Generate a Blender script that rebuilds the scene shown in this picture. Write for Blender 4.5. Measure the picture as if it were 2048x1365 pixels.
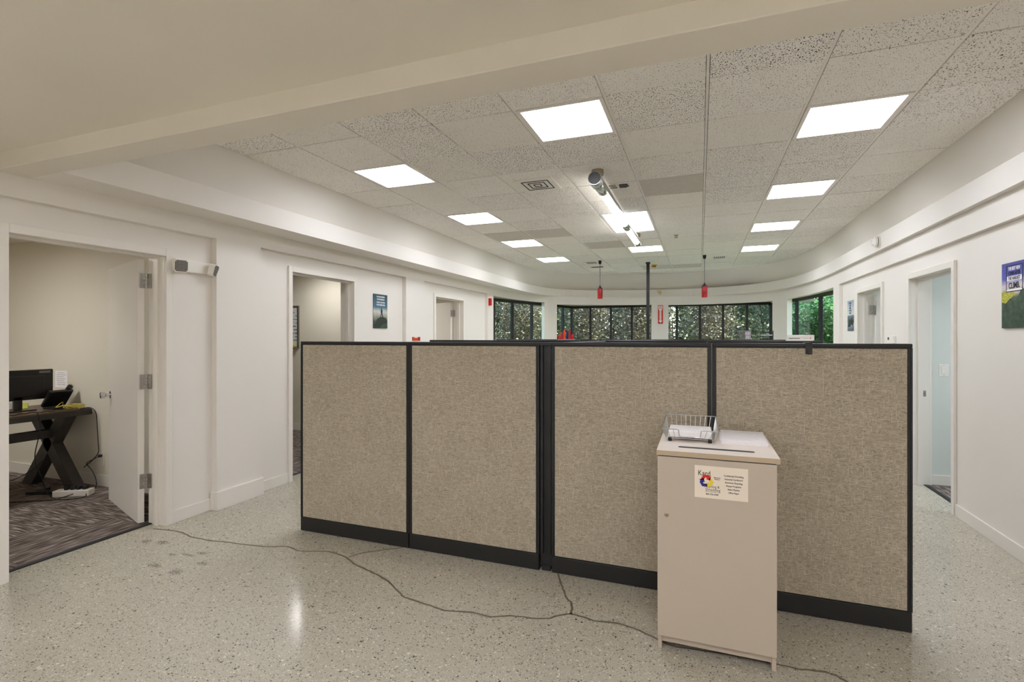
import bpy, bmesh, math, random
from mathutils import Vector, Matrix
random.seed(7)
sc = bpy.context.scene
COL = sc.collection
for o in list(bpy.data.objects):
    bpy.data.objects.remove(o)

# ------------------------------------------------------------------ camera
cam_d = bpy.data.cameras.new('camera')
cam_d.sensor_width = 36.0
cam_d.lens = 1008.5 / 2048 * 36.0
cam_d.shift_y = -8.3 / 2048
cam_d.clip_start = 0.05
cam = bpy.data.objects.new('camera', cam_d)
COL.objects.link(cam)
cam.location = (0, 0, 1.48)
cam.rotation_euler = (math.pi / 2, 0, 0.3564)
sc.camera = cam

# ------------------------------------------------------------------ world, sun, exposure
wd = bpy.data.worlds.new('sky')
sc.world = wd
wd.use_nodes = True
wn = wd.node_tree
bg = wn.nodes['Background']
sky = wn.nodes.new('ShaderNodeTexSky')
sky.sky_type = 'NISHITA'
sky.sun_disc = False
sky.sun_elevation = math.radians(58)
sky.sun_rotation = math.radians(70)
wn.links.new(sky.outputs[0], bg.inputs[0])
bg.inputs[1].default_value = 1.7
sun_d = bpy.data.lights.new('sun', 'SUN')
sun_d.energy = 18.0
sun_d.angle = math.radians(3)
sun_d.color = (1, 0.96, 0.88)
sun = bpy.data.objects.new('sun', sun_d)
COL.objects.link(sun)
sun.rotation_euler = Vector((-0.52, 0.12, -0.84)).to_track_quat('-Z', 'Y').to_euler()
sc.view_settings.view_transform = 'Standard'
sc.view_settings.look = 'None'
sc.view_settings.gamma = 1.0
sc.view_settings.use_curve_mapping = False
sc.view_settings.exposure = 0.32
sc.cycles.max_bounces = 16
sc.cycles.diffuse_bounces = 10

PANEL = 15.0          # emission of the ceiling panels
FRONT_FILL = 12.0         # emission of the fill panels added above the camera
OFFICE = 22.0         # emission of the office panels

# ------------------------------------------------------------------ materials
def lin(c):
    return tuple(((v / 255) / 12.92 if v / 255 <= 0.04045 else ((v / 255 + 0.055) / 1.055) ** 2.4) for v in c)

def mat(name, rgb, rough=0.6, metal=0.0, spec=0.5, bump=0.0, bscale=60.0, var=0.0, vscale=3.0, emit=0.0, alpha=None):
    m = bpy.data.materials.new(name)
    m.use_nodes = True
    nt = m.node_tree
    b = nt.nodes['Principled BSDF']
    c = lin(rgb)
    b.inputs['Base Color'].default_value = (*c, 1)
    b.inputs['Roughness'].default_value = rough
    b.inputs['Metallic'].default_value = metal
    b.inputs['Specular IOR Level'].default_value = spec
    if emit:
        b.inputs['Emission Color'].default_value = (*c, 1)
        b.inputs['Emission Strength'].default_value = emit
    if bump or var:
        tc = nt.nodes.new('ShaderNodeTexCoord')
        if bump:
            n = nt.nodes.new('ShaderNodeTexNoise')
            n.inputs['Scale'].default_value = bscale
            n.inputs['Detail'].default_value = 4
            nt.links.new(tc.outputs['Object'], n.inputs['Vector'])
            bp = nt.nodes.new('ShaderNodeBump')
            bp.inputs['Strength'].default_value = bump
            bp.inputs['Distance'].default_value = 0.005
            nt.links.new(n.outputs['Fac'], bp.inputs['Height'])
            nt.links.new(bp.outputs['Normal'], b.inputs['Normal'])
        if var:
            n2 = nt.nodes.new('ShaderNodeTexNoise')
            n2.inputs['Scale'].default_value = vscale
            n2.inputs['Detail'].default_value = 5
            nt.links.new(tc.outputs['Object'], n2.inputs['Vector'])
            r = nt.nodes.new('ShaderNodeValToRGB')
            r.color_ramp.elements[0].position = 0.3
            r.color_ramp.elements[1].position = 0.7
            r.color_ramp.elements[0].color = (*[v * (1 - var) for v in c], 1)
            r.color_ramp.elements[1].color = (*[min(1, v * (1 + var)) for v in c], 1)
            nt.links.new(n2.outputs['Fac'], r.inputs['Fac'])
            nt.links.new(r.outputs['Color'], b.inputs['Base Color'])
    return m

class NT:
    """small helper to write node trees"""
    def __init__(s, name):
        s.m = bpy.data.materials.new(name)
        s.m.use_nodes = True
        s.t = s.m.node_tree
        s.b = s.t.nodes['Principled BSDF']
    def n(s, kind, **kw):
        nd = s.t.nodes.new(kind)
        for k, v in kw.items():
            if k.startswith('_'):
                setattr(nd, k[1:], v)
            else:
                nd.inputs[k].default_value = v
        return nd
    def l(s, a, b):
        s.t.links.new(a, b)
    def math(s, op, a, b=None, c=None):
        nd = s.t.nodes.new('ShaderNodeMath')
        nd.operation = op
        for i, v in enumerate((a, b, c)):
            if v is None:
                continue
            if isinstance(v, (int, float)):
                nd.inputs[i].default_value = v
            else:
                s.l(v, nd.inputs[i])
        return nd.outputs[0]
    def mix(s, fac, a, b):
        nd = s.t.nodes.new('ShaderNodeMix')
        nd.data_type = 'RGBA'
        for sock, v in ((nd.inputs[0], fac), (nd.inputs[6], a), (nd.inputs[7], b)):
            if isinstance(v, (int, float)):
                sock.default_value = v
            elif isinstance(v, tuple):
                sock.default_value = (*v[:3], 1)
            else:
                s.l(v, sock)
        return nd.outputs[2]
    def scaled(s, src, sx, sy, sz):
        mp = s.t.nodes.new('ShaderNodeMapping')
        mp.inputs['Scale'].default_value = (sx, sy, sz)
        s.l(src, mp.inputs['Vector'])
        return mp.outputs[0]

def floor_material():
    k = NT('polished aggregate floor')
    tc = k.n('ShaderNodeTexCoord').outputs['Object']
    big = k.n('ShaderNodeTexNoise', Scale=0.9, Detail=4.0)
    k.l(tc, big.inputs['Vector'])
    fine = k.n('ShaderNodeTexNoise', Scale=70.0, Detail=4.0)
    k.l(tc, fine.inputs['Vector'])
    base = k.mix(big.outputs['Fac'], lin((166, 160, 145)), lin((204, 199, 186)))
    base = k.mix(k.math('MULTIPLY', fine.outputs['Fac'], 0.45), base, lin((152, 143, 124)))
    for sc_, hi, lo, rad in ((60.0, 0.975, 0.022, 0.42), (105.0, 0.94, 0.06, 0.45), (190.0, 0.90, 0.10, 0.5)):
        w = k.n('ShaderNodeTexNoise', Scale=sc_ * 0.7, Detail=1.0)
        k.l(tc, w.inputs['Vector'])
        mx = k.n('ShaderNodeMixRGB', Fac=0.014 if sc_ < 80 else 0.007)
        mx.blend_type = 'ADD'
        k.l(tc, mx.inputs[1]); k.l(w.outputs['Color'], mx.inputs[2])
        v = k.n('ShaderNodeTexVoronoi', Scale=sc_)
        v.voronoi_dimensions = '2D'
        k.l(mx.outputs[0], v.inputs['Vector'])
        sep = k.n('ShaderNodeSeparateColor')
        k.l(v.outputs['Color'], sep.inputs[0])
        size = k.math('MULTIPLY', k.math('ADD', sep.outputs[1], 0.35), rad * 0.8)
        near = k.math('LESS_THAN', v.outputs['Distance'], size)
        white = k.math('MULTIPLY', k.math('GREATER_THAN', sep.outputs[0], hi), near)
        dark = k.math('MULTIPLY', k.math('LESS_THAN', sep.outputs[0], lo), near)
        base = k.mix(k.math('MULTIPLY', white, .85), base, lin((222, 215, 201)))
        base = k.mix(k.math('MULTIPLY', dark, .85), base, lin((66, 63, 60)))
    # scuffed footprints left by the office door
    sepx = k.n('ShaderNodeSeparateXYZ')
    k.l(tc, sepx.inputs[0])
    sm = k.n('ShaderNodeTexNoise', Scale=110.0, Detail=3.0)
    k.l(tc, sm.inputs['Vector'])
    tot = None
    for (x, y, rx, ry) in ((-3.757, 2.497, .05, .035), (-3.619, 2.52, .06, .04), (-3.187, 2.493, .05, .025), (-3.36, 2.405, .05, .02),
                           (-3.3, 2.25, .07, .03), (-3.09, 2.232, .06, .045), (-3.04, 2.378, .06, .025), (-3.26, 2.44, .08, .02)):
        dx = k.math('POWER', k.math('DIVIDE', k.math('ADD', sepx.outputs[0], -x), rx), 2.0)
        dy = k.math('POWER', k.math('DIVIDE', k.math('ADD', sepx.outputs[1], -y), ry), 2.0)
        mk = k.math('MAXIMUM', k.math('SUBTRACT', 1.0, k.math('ADD', dx, dy)), 0.0)
        tot = mk if tot is None else k.math('ADD', tot, mk)
    scuff = k.math('MULTIPLY', k.math('GREATER_THAN', k.math('ADD', sm.outputs['Fac'], k.math('MULTIPLY', tot, 0.16)), 0.60), k.math('GREATER_THAN', tot, 0.05))
    base = k.mix(k.math('MULTIPLY', scuff, 0.62), base, lin((70, 66, 60)))
    k.l(base, k.b.inputs['Base Color'])
    rr = k.math('ADD', k.math('MULTIPLY', big.outputs['Fac'], 0.12), 0.09)
    k.l(rr, k.b.inputs['Roughness'])
    k.b.inputs['Specular IOR Level'].default_value = 0.45
    bp = k.n('ShaderNodeBump', Strength=0.03, Distance=0.001)
    k.l(fine.outputs['Fac'], bp.inputs['Height'])
    k.l(bp.outputs['Normal'], k.b.inputs['Normal'])
    return k.m

def fabric_material():
    """tweedy panel cloth with a lattice of pale horizontal and vertical threads"""
    k = NT('woven panel fabric')
    tc = k.n('ShaderNodeTexCoord').outputs['Object']
    sx = k.n('ShaderNodeSeparateXYZ'); k.l(tc, sx.inputs[0])
    a = k.math('ADD', sx.outputs[0], sx.outputs[1]); z = sx.outputs[2]
    hd = k.n('ShaderNodeTexNoise', Scale=1.0, Detail=2.0); k.l(k.scaled(tc, 70, 70, 520), hd.inputs['Vector'])
    vd = k.n('ShaderNodeTexNoise', Scale=1.0, Detail=2.0); k.l(k.scaled(tc, 520, 520, 120), vd.inputs['Vector'])
    big = k.n('ShaderNodeTexNoise', Scale=5.0, Detail=3.0); k.l(tc, big.inputs['Vector'])
    col = k.mix(big.outputs['Fac'], lin((168, 157, 139)), lin((186, 176, 159)))
    for src, amt in ((hd, .65), (vd, .4)):
        dk = k.n('ShaderNodeMapRange', **{'From Min': .47, 'From Max': .33})
        k.l(src.outputs['Fac'], dk.inputs['Value'])
        col = k.mix(k.math('MULTIPLY', dk.outputs[0], amt), col, lin((104, 92, 76)))
    for u, v, lo, hi in ((a, z, .555, .60), (z, a, .575, .62)):
        row = k.math('FLOOR', k.math('MULTIPLY', v, 150.0)); fr = k.math('FRACT', k.math('MULTIPLY', v, 150.0))
        cb = k.n('ShaderNodeCombineXYZ')
        k.l(k.math('ADD', k.math('MULTIPLY', u, 24.0), k.math('MULTIPLY', row, 17.31)), cb.inputs[0])
        k.l(k.math('MULTIPLY', row, 3.77), cb.inputs[1])
        n = k.n('ShaderNodeTexNoise', Scale=1.0, Detail=1.0); k.l(cb.outputs[0], n.inputs['Vector'])
        on = k.n('ShaderNodeMapRange', **{'From Min': lo, 'From Max': hi}); k.l(n.outputs['Fac'], on.inputs['Value'])
        thread = k.math('MULTIPLY', on.outputs[0], k.math('LESS_THAN', fr, .33))
        col = k.mix(k.math('MULTIPLY', thread, .55), col, lin((218, 206, 184)))
    k.l(col, k.b.inputs['Base Color'])
    k.b.inputs['Roughness'].default_value = 0.92
    k.b.inputs['Specular IOR Level'].default_value = 0.15
    bp = k.n('ShaderNodeBump', Strength=0.2, Distance=0.002)
    k.l(hd.outputs['Fac'], bp.inputs['Height'])
    k.l(bp.outputs['Normal'], k.b.inputs['Normal'])
    return k.m

def tile_material(name, dens, amount, scale):
    """fissured mineral tile: dark worm-like pits whose density differs from tile to tile"""
    k = NT(name)
    tc = k.n('ShaderNodeTexCoord').outputs['Object']
    oi = k.n('ShaderNodeObjectInfo')
    off = k.n('ShaderNodeVectorMath', _operation='ADD')
    k.l(tc, off.inputs[0])
    cmb = k.n('ShaderNodeCombineXYZ')
    k.l(k.math('MULTIPLY', oi.outputs['Random'], 37.0), cmb.inputs[0])
    k.l(k.math('MULTIPLY', oi.outputs['Random'], 91.0), cmb.inputs[1])
    k.l(cmb.outputs[0], off.inputs[1])
    st = k.scaled(off.outputs[0], 1.0, 0.55, 1.0)
    n = k.n('ShaderNodeTexNoise', Scale=scale, Detail=3.0, Distortion=0.6)
    k.l(st, n.inputs['Vector'])
    n2 = k.n('ShaderNodeTexNoise', Scale=6.0, Detail=2.0)
    k.l(off.outputs[0], n2.inputs['Vector'])
    thr = k.math('ADD', k.math('ADD', k.math('MULTIPLY', oi.outputs['Random'], 0.035), dens), k.math('MULTIPLY', n2.outputs['Fac'], 0.06))
    pit = k.n('ShaderNodeMapRange')
    k.l(n.outputs['Fac'], pit.inputs['Value'])
    k.l(thr, pit.inputs['From Min'])
    k.l(k.math('ADD', thr, -0.05), pit.inputs['From Max'])
    base = k.mix(oi.outputs['Random'], lin((243, 239, 232)), lin((250, 247, 242)))
    col = k.mix(k.math('MULTIPLY', pit.outputs[0], amount), base, lin((62, 58, 52)))
    k.l(col, k.b.inputs['Base Color'])
    k.b.inputs['Roughness'].default_value = 0.95
    k.b.inputs['Specular IOR Level'].default_value = 0.1
    bp = k.n('ShaderNodeBump', Strength=0.5, Distance=0.004)
    bp.invert = True
    k.l(pit.outputs[0], bp.inputs['Height'])
    k.l(bp.outputs['Normal'], k.b.inputs['Normal'])
    return k.m

def carpet_material():
    k = NT('striped loop carpet')
    tc = k.n('ShaderNodeTexCoord').outputs['Object']
    oi = k.n('ShaderNodeObjectInfo')
    add = k.n('ShaderNodeVectorMath', _operation='ADD')
    k.l(tc, add.inputs[0])
    cmb = k.n('ShaderNodeCombineXYZ')
    k.l(k.math('MULTIPLY', oi.outputs['Random'], 53.0), cmb.inputs[0])
    k.l(k.math('MULTIPLY', oi.outputs['Random'], 17.0), cmb.inputs[1])
    k.l(cmb.outputs[0], add.inputs[1])
    n = k.n('ShaderNodeTexNoise', Scale=1.0, Detail=2.0); k.l(k.scaled(add.outputs[0], 6, 75, 1), n.inputs['Vector'])
    n2 = k.n('ShaderNodeTexNoise', Scale=1.0, Detail=2.0); k.l(k.scaled(add.outputs[0], 4, 22, 1), n2.inputs['Vector'])
    r = k.n('ShaderNodeValToRGB')
    e = r.color_ramp.elements
    e[0].position = 0.34; e[0].color = (*lin((62, 56, 54)), 1)
    e[1].position = 0.68; e[1].color = (*lin((196, 188, 182)), 1)
    e.new(0.5).color = (*lin((112, 102, 97)), 1)
    k.l(n.outputs['Fac'], r.inputs['Fac'])
    col = k.mix(k.math('MULTIPLY', n2.outputs['Fac'], 0.55), r.outputs['Color'], lin((104, 92, 85)))
    k.l(col, k.b.inputs['Base Color'])
    k.b.inputs['Roughness'].default_value = 1.0
    k.b.inputs['Specular IOR Level'].default_value = 0.05
    bp = k.n('ShaderNodeBump', Strength=0.4, Distance=0.003)
    k.l(n.outputs['Fac'], bp.inputs['Height']); k.l(bp.outputs['Normal'], k.b.inputs['Normal'])
    return k.m

def leaf_material(name, a, b, c):
    k = NT(name)
    g = k.n('ShaderNodeNewGeometry')
    r = k.n('ShaderNodeValToRGB')
    e = r.color_ramp.elements
    e[0].color = (*lin(a), 1); e[1].color = (*lin(c), 1)
    e.new(0.5).color = (*lin(b), 1)
    k.l(g.outputs['Random Per Island'], r.inputs['Fac'])
    k.l(r.outputs['Color'], k.b.inputs['Base Color'])
    k.b.inputs['Roughness'].default_value = 0.45
    k.b.inputs['Transmission Weight'].default_value = 0.0
    tr = k.n('ShaderNodeBsdfTranslucent')
    k.l(r.outputs['Color'], tr.inputs['Color'])
    mx = k.n('ShaderNodeMixShader', Fac=0.35)
    k.l(k.b.outputs[0], mx.inputs[1]); k.l(tr.outputs[0], mx.inputs[2])
    out = [n for n in k.t.nodes if n.type == 'OUTPUT_MATERIAL'][0]
    k.l(mx.outputs[0], out.inputs['Surface'])
    return k.m

def glass_material():
    k = NT('window glass')
    k.t.nodes.remove(k.b)
    out = [n for n in k.t.nodes if n.type == 'OUTPUT_MATERIAL'][0]
    tr = k.n('ShaderNodeBsdfTransparent', Color=(0.86, 0.9, 0.88, 1))
    gl = k.n('ShaderNodeBsdfGlossy', Roughness=0.02)
    fr = k.n('ShaderNodeLayerWeight', Blend=0.5)
    fac = k.math('ADD', 0.025, k.math('MULTIPLY', k.math('POWER', fr.outputs['Facing'], 4.0), 0.35))
    mx = k.n('ShaderNodeMixShader')
    k.l(fac, mx.inputs[0]); k.l(tr.outputs[0], mx.inputs[1]); k.l(gl.outputs[0], mx.inputs[2])
    k.l(mx.outputs[0], out.inputs['Surface'])
    return k.m

def red_glass_material():
    k = NT('mottled red glass')
    tc = k.n('ShaderNodeTexCoord').outputs['Object']
    v = k.n('ShaderNodeTexVoronoi', Scale=55.0); k.l(tc, v.inputs['Vector'])
    col = k.mix(v.outputs['Distance'], lin((205, 22, 26)), lin((70, 4, 8)))
    k.l(col, k.b.inputs['Base Color'])
    k.b.inputs['Roughness'].default_value = 0.2
    return k.m

def gradient_material(name, stops, z0, z1, noise=0.0, nscale=20.0):
    """printed picture: colour bands up the sheet (object Z)"""
    k = NT(name)
    tc = k.n('ShaderNodeTexCoord').outputs['Object']
    s = k.n('ShaderNodeSeparateXYZ'); k.l(tc, s.inputs[0])
    n = k.n('ShaderNodeTexNoise', Scale=nscale, Detail=4.0); k.l(tc, n.inputs['Vector'])
    t = k.math('DIVIDE', k.math('SUBTRACT', s.outputs[2], z0), z1 - z0)
    t = k.math('ADD', t, k.math('MULTIPLY', k.math('SUBTRACT', n.outputs['Fac'], 0.5), noise))
    r = k.n('ShaderNodeValToRGB')
    e = r.color_ramp.elements
    e[0].position, e[0].color = stops[0][0], (*lin(stops[0][1]), 1)
    e[1].position, e[1].color = stops[-1][0], (*lin(stops[-1][1]), 1)
    for p, c in stops[1:-1]:
        e.new(p).color = (*lin(c), 1)
    k.l(t, r.inputs['Fac'])
    k.l(r.outputs['Color'], k.b.inputs['Base Color'])
    k.b.inputs['Roughness'].default_value = 0.4
    return k.m

M = {}
M['wall'] = mat('painted drywall', (230, 225, 218), 0.55, bump=0.03, bscale=180)
M['trim'] = mat('semi gloss white trim', (231, 226, 218), 0.35, bump=0.02, bscale=90)
M['ceil'] = mat('flat ceiling paint', (222, 216, 203), 0.6, bump=0.03, bscale=120, var=0.03, vscale=1.2)
M['office'] = mat('cream office paint', (224, 218, 203), 0.55, bump=0.03, bscale=180)
M['cool'] = mat('pale grey office paint', (214, 218, 212), 0.55, bump=0.03, bscale=180)
M['deck'] = mat('dark plenum', (40, 38, 36), 0.9, var=0.1)
M['grid'] = mat('ceiling grid enamel', (240, 236, 229), 0.5, var=0.02)
M['tile'] = tile_material('fissured tile', 0.372, 1.0, 150.0)
M['tile_fine'] = tile_material('fine pitted tile', 0.343, 1.0, 185.0)
M['tile_smooth'] = mat('smooth grey tile', (206, 199, 190), 0.8, var=0.04, vscale=12)
M['floor'] = floor_material()
M['crack'] = mat('crack filler', (104, 95, 80), 0.7, bump=0.2, var=0.15, vscale=30)
M['fabric'] = fabric_material()
M['black'] = mat('black powder coat', (20, 20, 22), 0.42, bump=0.02, bscale=300)
M['black_base'] = mat('black base metal', (27, 26, 25), 0.5, bump=0.03, bscale=200, var=0.1, vscale=8)
M['rubber'] = mat('black rubber', (22, 24, 28), 0.6, var=0.1)
M['console'] = mat('putty laminate', (188, 174, 158), 0.45, bump=0.01, bscale=300, var=0.015, vscale=5)
M['console_top'] = mat('pale laminate top', (241, 231, 222), 0.4, var=0.02)
M['console_edge'] = mat('tan edge band', (184, 165, 140), 0.5, var=0.03)
M['paper'] = mat('white paper', (250, 247, 250), 0.8, var=0.02, vscale=40)
M['faint'] = mat('faint print', (196, 190, 196), 0.8, var=0.03)
M['label'] = mat('cream label', (232, 219, 201), 0.5, var=0.01)
M['ink'] = mat('navy black ink', (28, 30, 44), 0.6, var=0.05)
M['red'] = mat('signal red', (205, 24, 20), 0.45, var=0.05)
M['blue'] = mat('print blue', (22, 22, 130), 0.5, var=0.05)
M['yellow'] = mat('print yellow', (232, 203, 52), 0.5, var=0.05)
M['white'] = mat('white plastic', (236, 232, 225), 0.4, var=0.01)
M['beige'] = mat('aged beige plastic', (226, 208, 160), 0.5, var=0.04)
M['amber'] = mat('yellowed plastic', (222, 178, 60), 0.5, var=0.05)
M['chrome'] = mat('chrome', (215, 215, 214), 0.12, 1.0, var=0.02)
M['steel'] = mat('brushed steel', (176, 173, 168), 0.32, 1.0, bump=0.02, bscale=200)
M['wire'] = mat('silver wire', (188, 190, 190), 0.3, 0.9, var=0.03)
M['brass'] = mat('satin nickel', (170, 160, 138), 0.35, 1.0, var=0.05)
M['lamp'] = mat('lit diffuser', (242, 246, 255), 0.5, emit=PANEL, var=0.0)
M['fill_lamp'] = mat('added front fill diffuser', (244, 247, 255), 0.5, emit=FRONT_FILL)
M['olamp'] = mat('lit office diffuser', (250, 248, 246), 0.5, emit=OFFICE)
M['blamp'] = mat('dimmer office diffuser', (250, 248, 246), 0.5, emit=OFFICE * .55)
M['daylight_lamp'] = mat('daylight stand-in diffuser', (232, 244, 255), 0.5, emit=OFFICE * 1.5)  # cool glow added in place of daylight in the right offices
M['tube'] = mat('lit tube', (255, 252, 246), 0.5, emit=5.0)
M['carpet'] = carpet_material()
M['desk_wood'] = mat('charcoal stained wood', (58, 54, 50), 0.5, bump=0.1, bscale=40, var=0.18, vscale=14)
M['desk_top'] = mat('walnut desk top', (92, 74, 56), 0.4, bump=0.05, bscale=60, var=0.2, vscale=9)
M['plastic'] = mat('black plastic', (26, 26, 27), 0.35, var=0.08, vscale=30)
M['screen'] = mat('dark grey plastic', (48, 48, 50), 0.4, var=0.05)
M['cord'] = mat('black cord', (20, 21, 24), 0.5, var=0.05)
M['cord_yellow'] = mat('yellow cord', (214, 200, 96), 0.5, var=0.05)
M['cord_white'] = mat('white cord', (214, 206, 190), 0.5, var=0.05)
M['alu'] = mat('black window aluminium', (20, 18, 18), 0.4, var=0.1, vscale=20)
M['glass'] = glass_material()
M['redglass'] = red_glass_material()
M['orange'] = mat('orange plastic', (236, 92, 24), 0.5, var=0.04)
M['bark'] = mat('bark', (86, 72, 58), 0.9, bump=0.6, bscale=30, var=0.3, vscale=12)
M['leaf_dry'] = leaf_material('olive leaves', (46, 42, 28), (84, 78, 54), (150, 140, 104))
M['leaf_mid'] = leaf_material('mid green leaves', (30, 44, 26), (58, 76, 42), (112, 122, 74))
M['leaf_fresh'] = leaf_material('fresh green leaves', (34, 84, 50), (74, 136, 80), (146, 188, 118))
M['grass'] = mat('lawn', (84, 104, 54), 0.95, bump=0.5, bscale=40, var=0.3, vscale=5)
M['concrete'] = mat('pale bounce slab concrete', (206, 200, 190), 0.9, bump=0.2, bscale=50, var=0.06, vscale=2)
M['stucco'] = mat('outside wall', (190, 180, 166), 0.8, bump=0.2, bscale=60)
M['grey'] = mat('grey plastic', (120, 118, 118), 0.5, var=0.05)
M['teal'] = mat('teal plastic', (60, 150, 150), 0.5, var=0.05)
M['pink'] = mat('pink plastic', (230, 96, 130), 0.5, var=0.05)
M['board'] = mat('whiteboard enamel', (222, 220, 224), 0.2, var=0.01)
M['marker'] = mat('green marker ink', (60, 120, 105), 0.6, var=0.1)
M['skyprint'] = gradient_material('poster blue sky print', [(0.0, (28, 50, 40)), (0.30, (40, 72, 62)), (0.46, (74, 96, 70)), (0.54, (206, 196, 190)), (0.66, (214, 206, 214)), (0.76, (84, 92, 186)), (1.0, (52, 56, 150))], 0.0, 0.445, 0.22, 14)
M['tealprint'] = gradient_material('poster teal print', [(0.0, (78, 108, 82)), (0.2, (44, 70, 60)), (0.33, (140, 140, 126)), (0.48, (206, 206, 196)), (0.62, (70, 112, 132)), (1.0, (34, 66, 78))], 0.0, 0.445, 0.12, 12)
M['greyprint'] = gradient_material('poster slate print', [(0.0, (66, 84, 96)), (0.2, (150, 164, 176)), (0.3, (60, 70, 66)), (0.48, (112, 128, 142)), (0.52, (214, 218, 216)), (0.75, (188, 200, 208)), (1.0, (150, 166, 182))], 0.0, 0.425, 0.12, 12)
M['rock'] = mat('printed rock', (34, 44, 38), 0.5, var=0.4, vscale=40)
M['greenprint'] = mat('printed hillside', (52, 74, 56), 0.5, var=0.5, vscale=30)
M['leafprint'] = mat('printed yellow leaves', (176, 176, 60), 0.5, var=0.5, vscale=90)
M['sticker'] = mat('yellow sticky note', (210, 214, 96), 0.6, var=0.03)

# ------------------------------------------------------------------ mesh builder
ORG = {}
def origin(o):
    return ORG.get(o.name, Vector((0, 0, 0))) if o else Vector((0, 0, 0))

def tag(o, label=None, cat=None, group=None, kind=None):
    if label: o['label'] = label
    if cat: o['category'] = cat
    if group: o['group'] = group
    if kind: o['kind'] = kind
    return o

def thing(name, loc, label, cat=None, group=None, kind=None):
    o = bpy.data.objects.new(name, None)
    o.empty_display_size = 0.05
    o.location = loc
    COL.objects.link(o)
    ORG[o.name] = Vector(loc)
    return tag(o, label, cat, group, kind)

def frame(o, x, y):
    """maps (a, b, c) to world: a along x, b along y, c along x cross y"""
    o, x, y = Vector(o), Vector(x).normalized(), Vector(y).normalized()
    z = x.cross(y)
    return lambda p: o + x * p[0] + y * p[1] + z * p[2]

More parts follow.
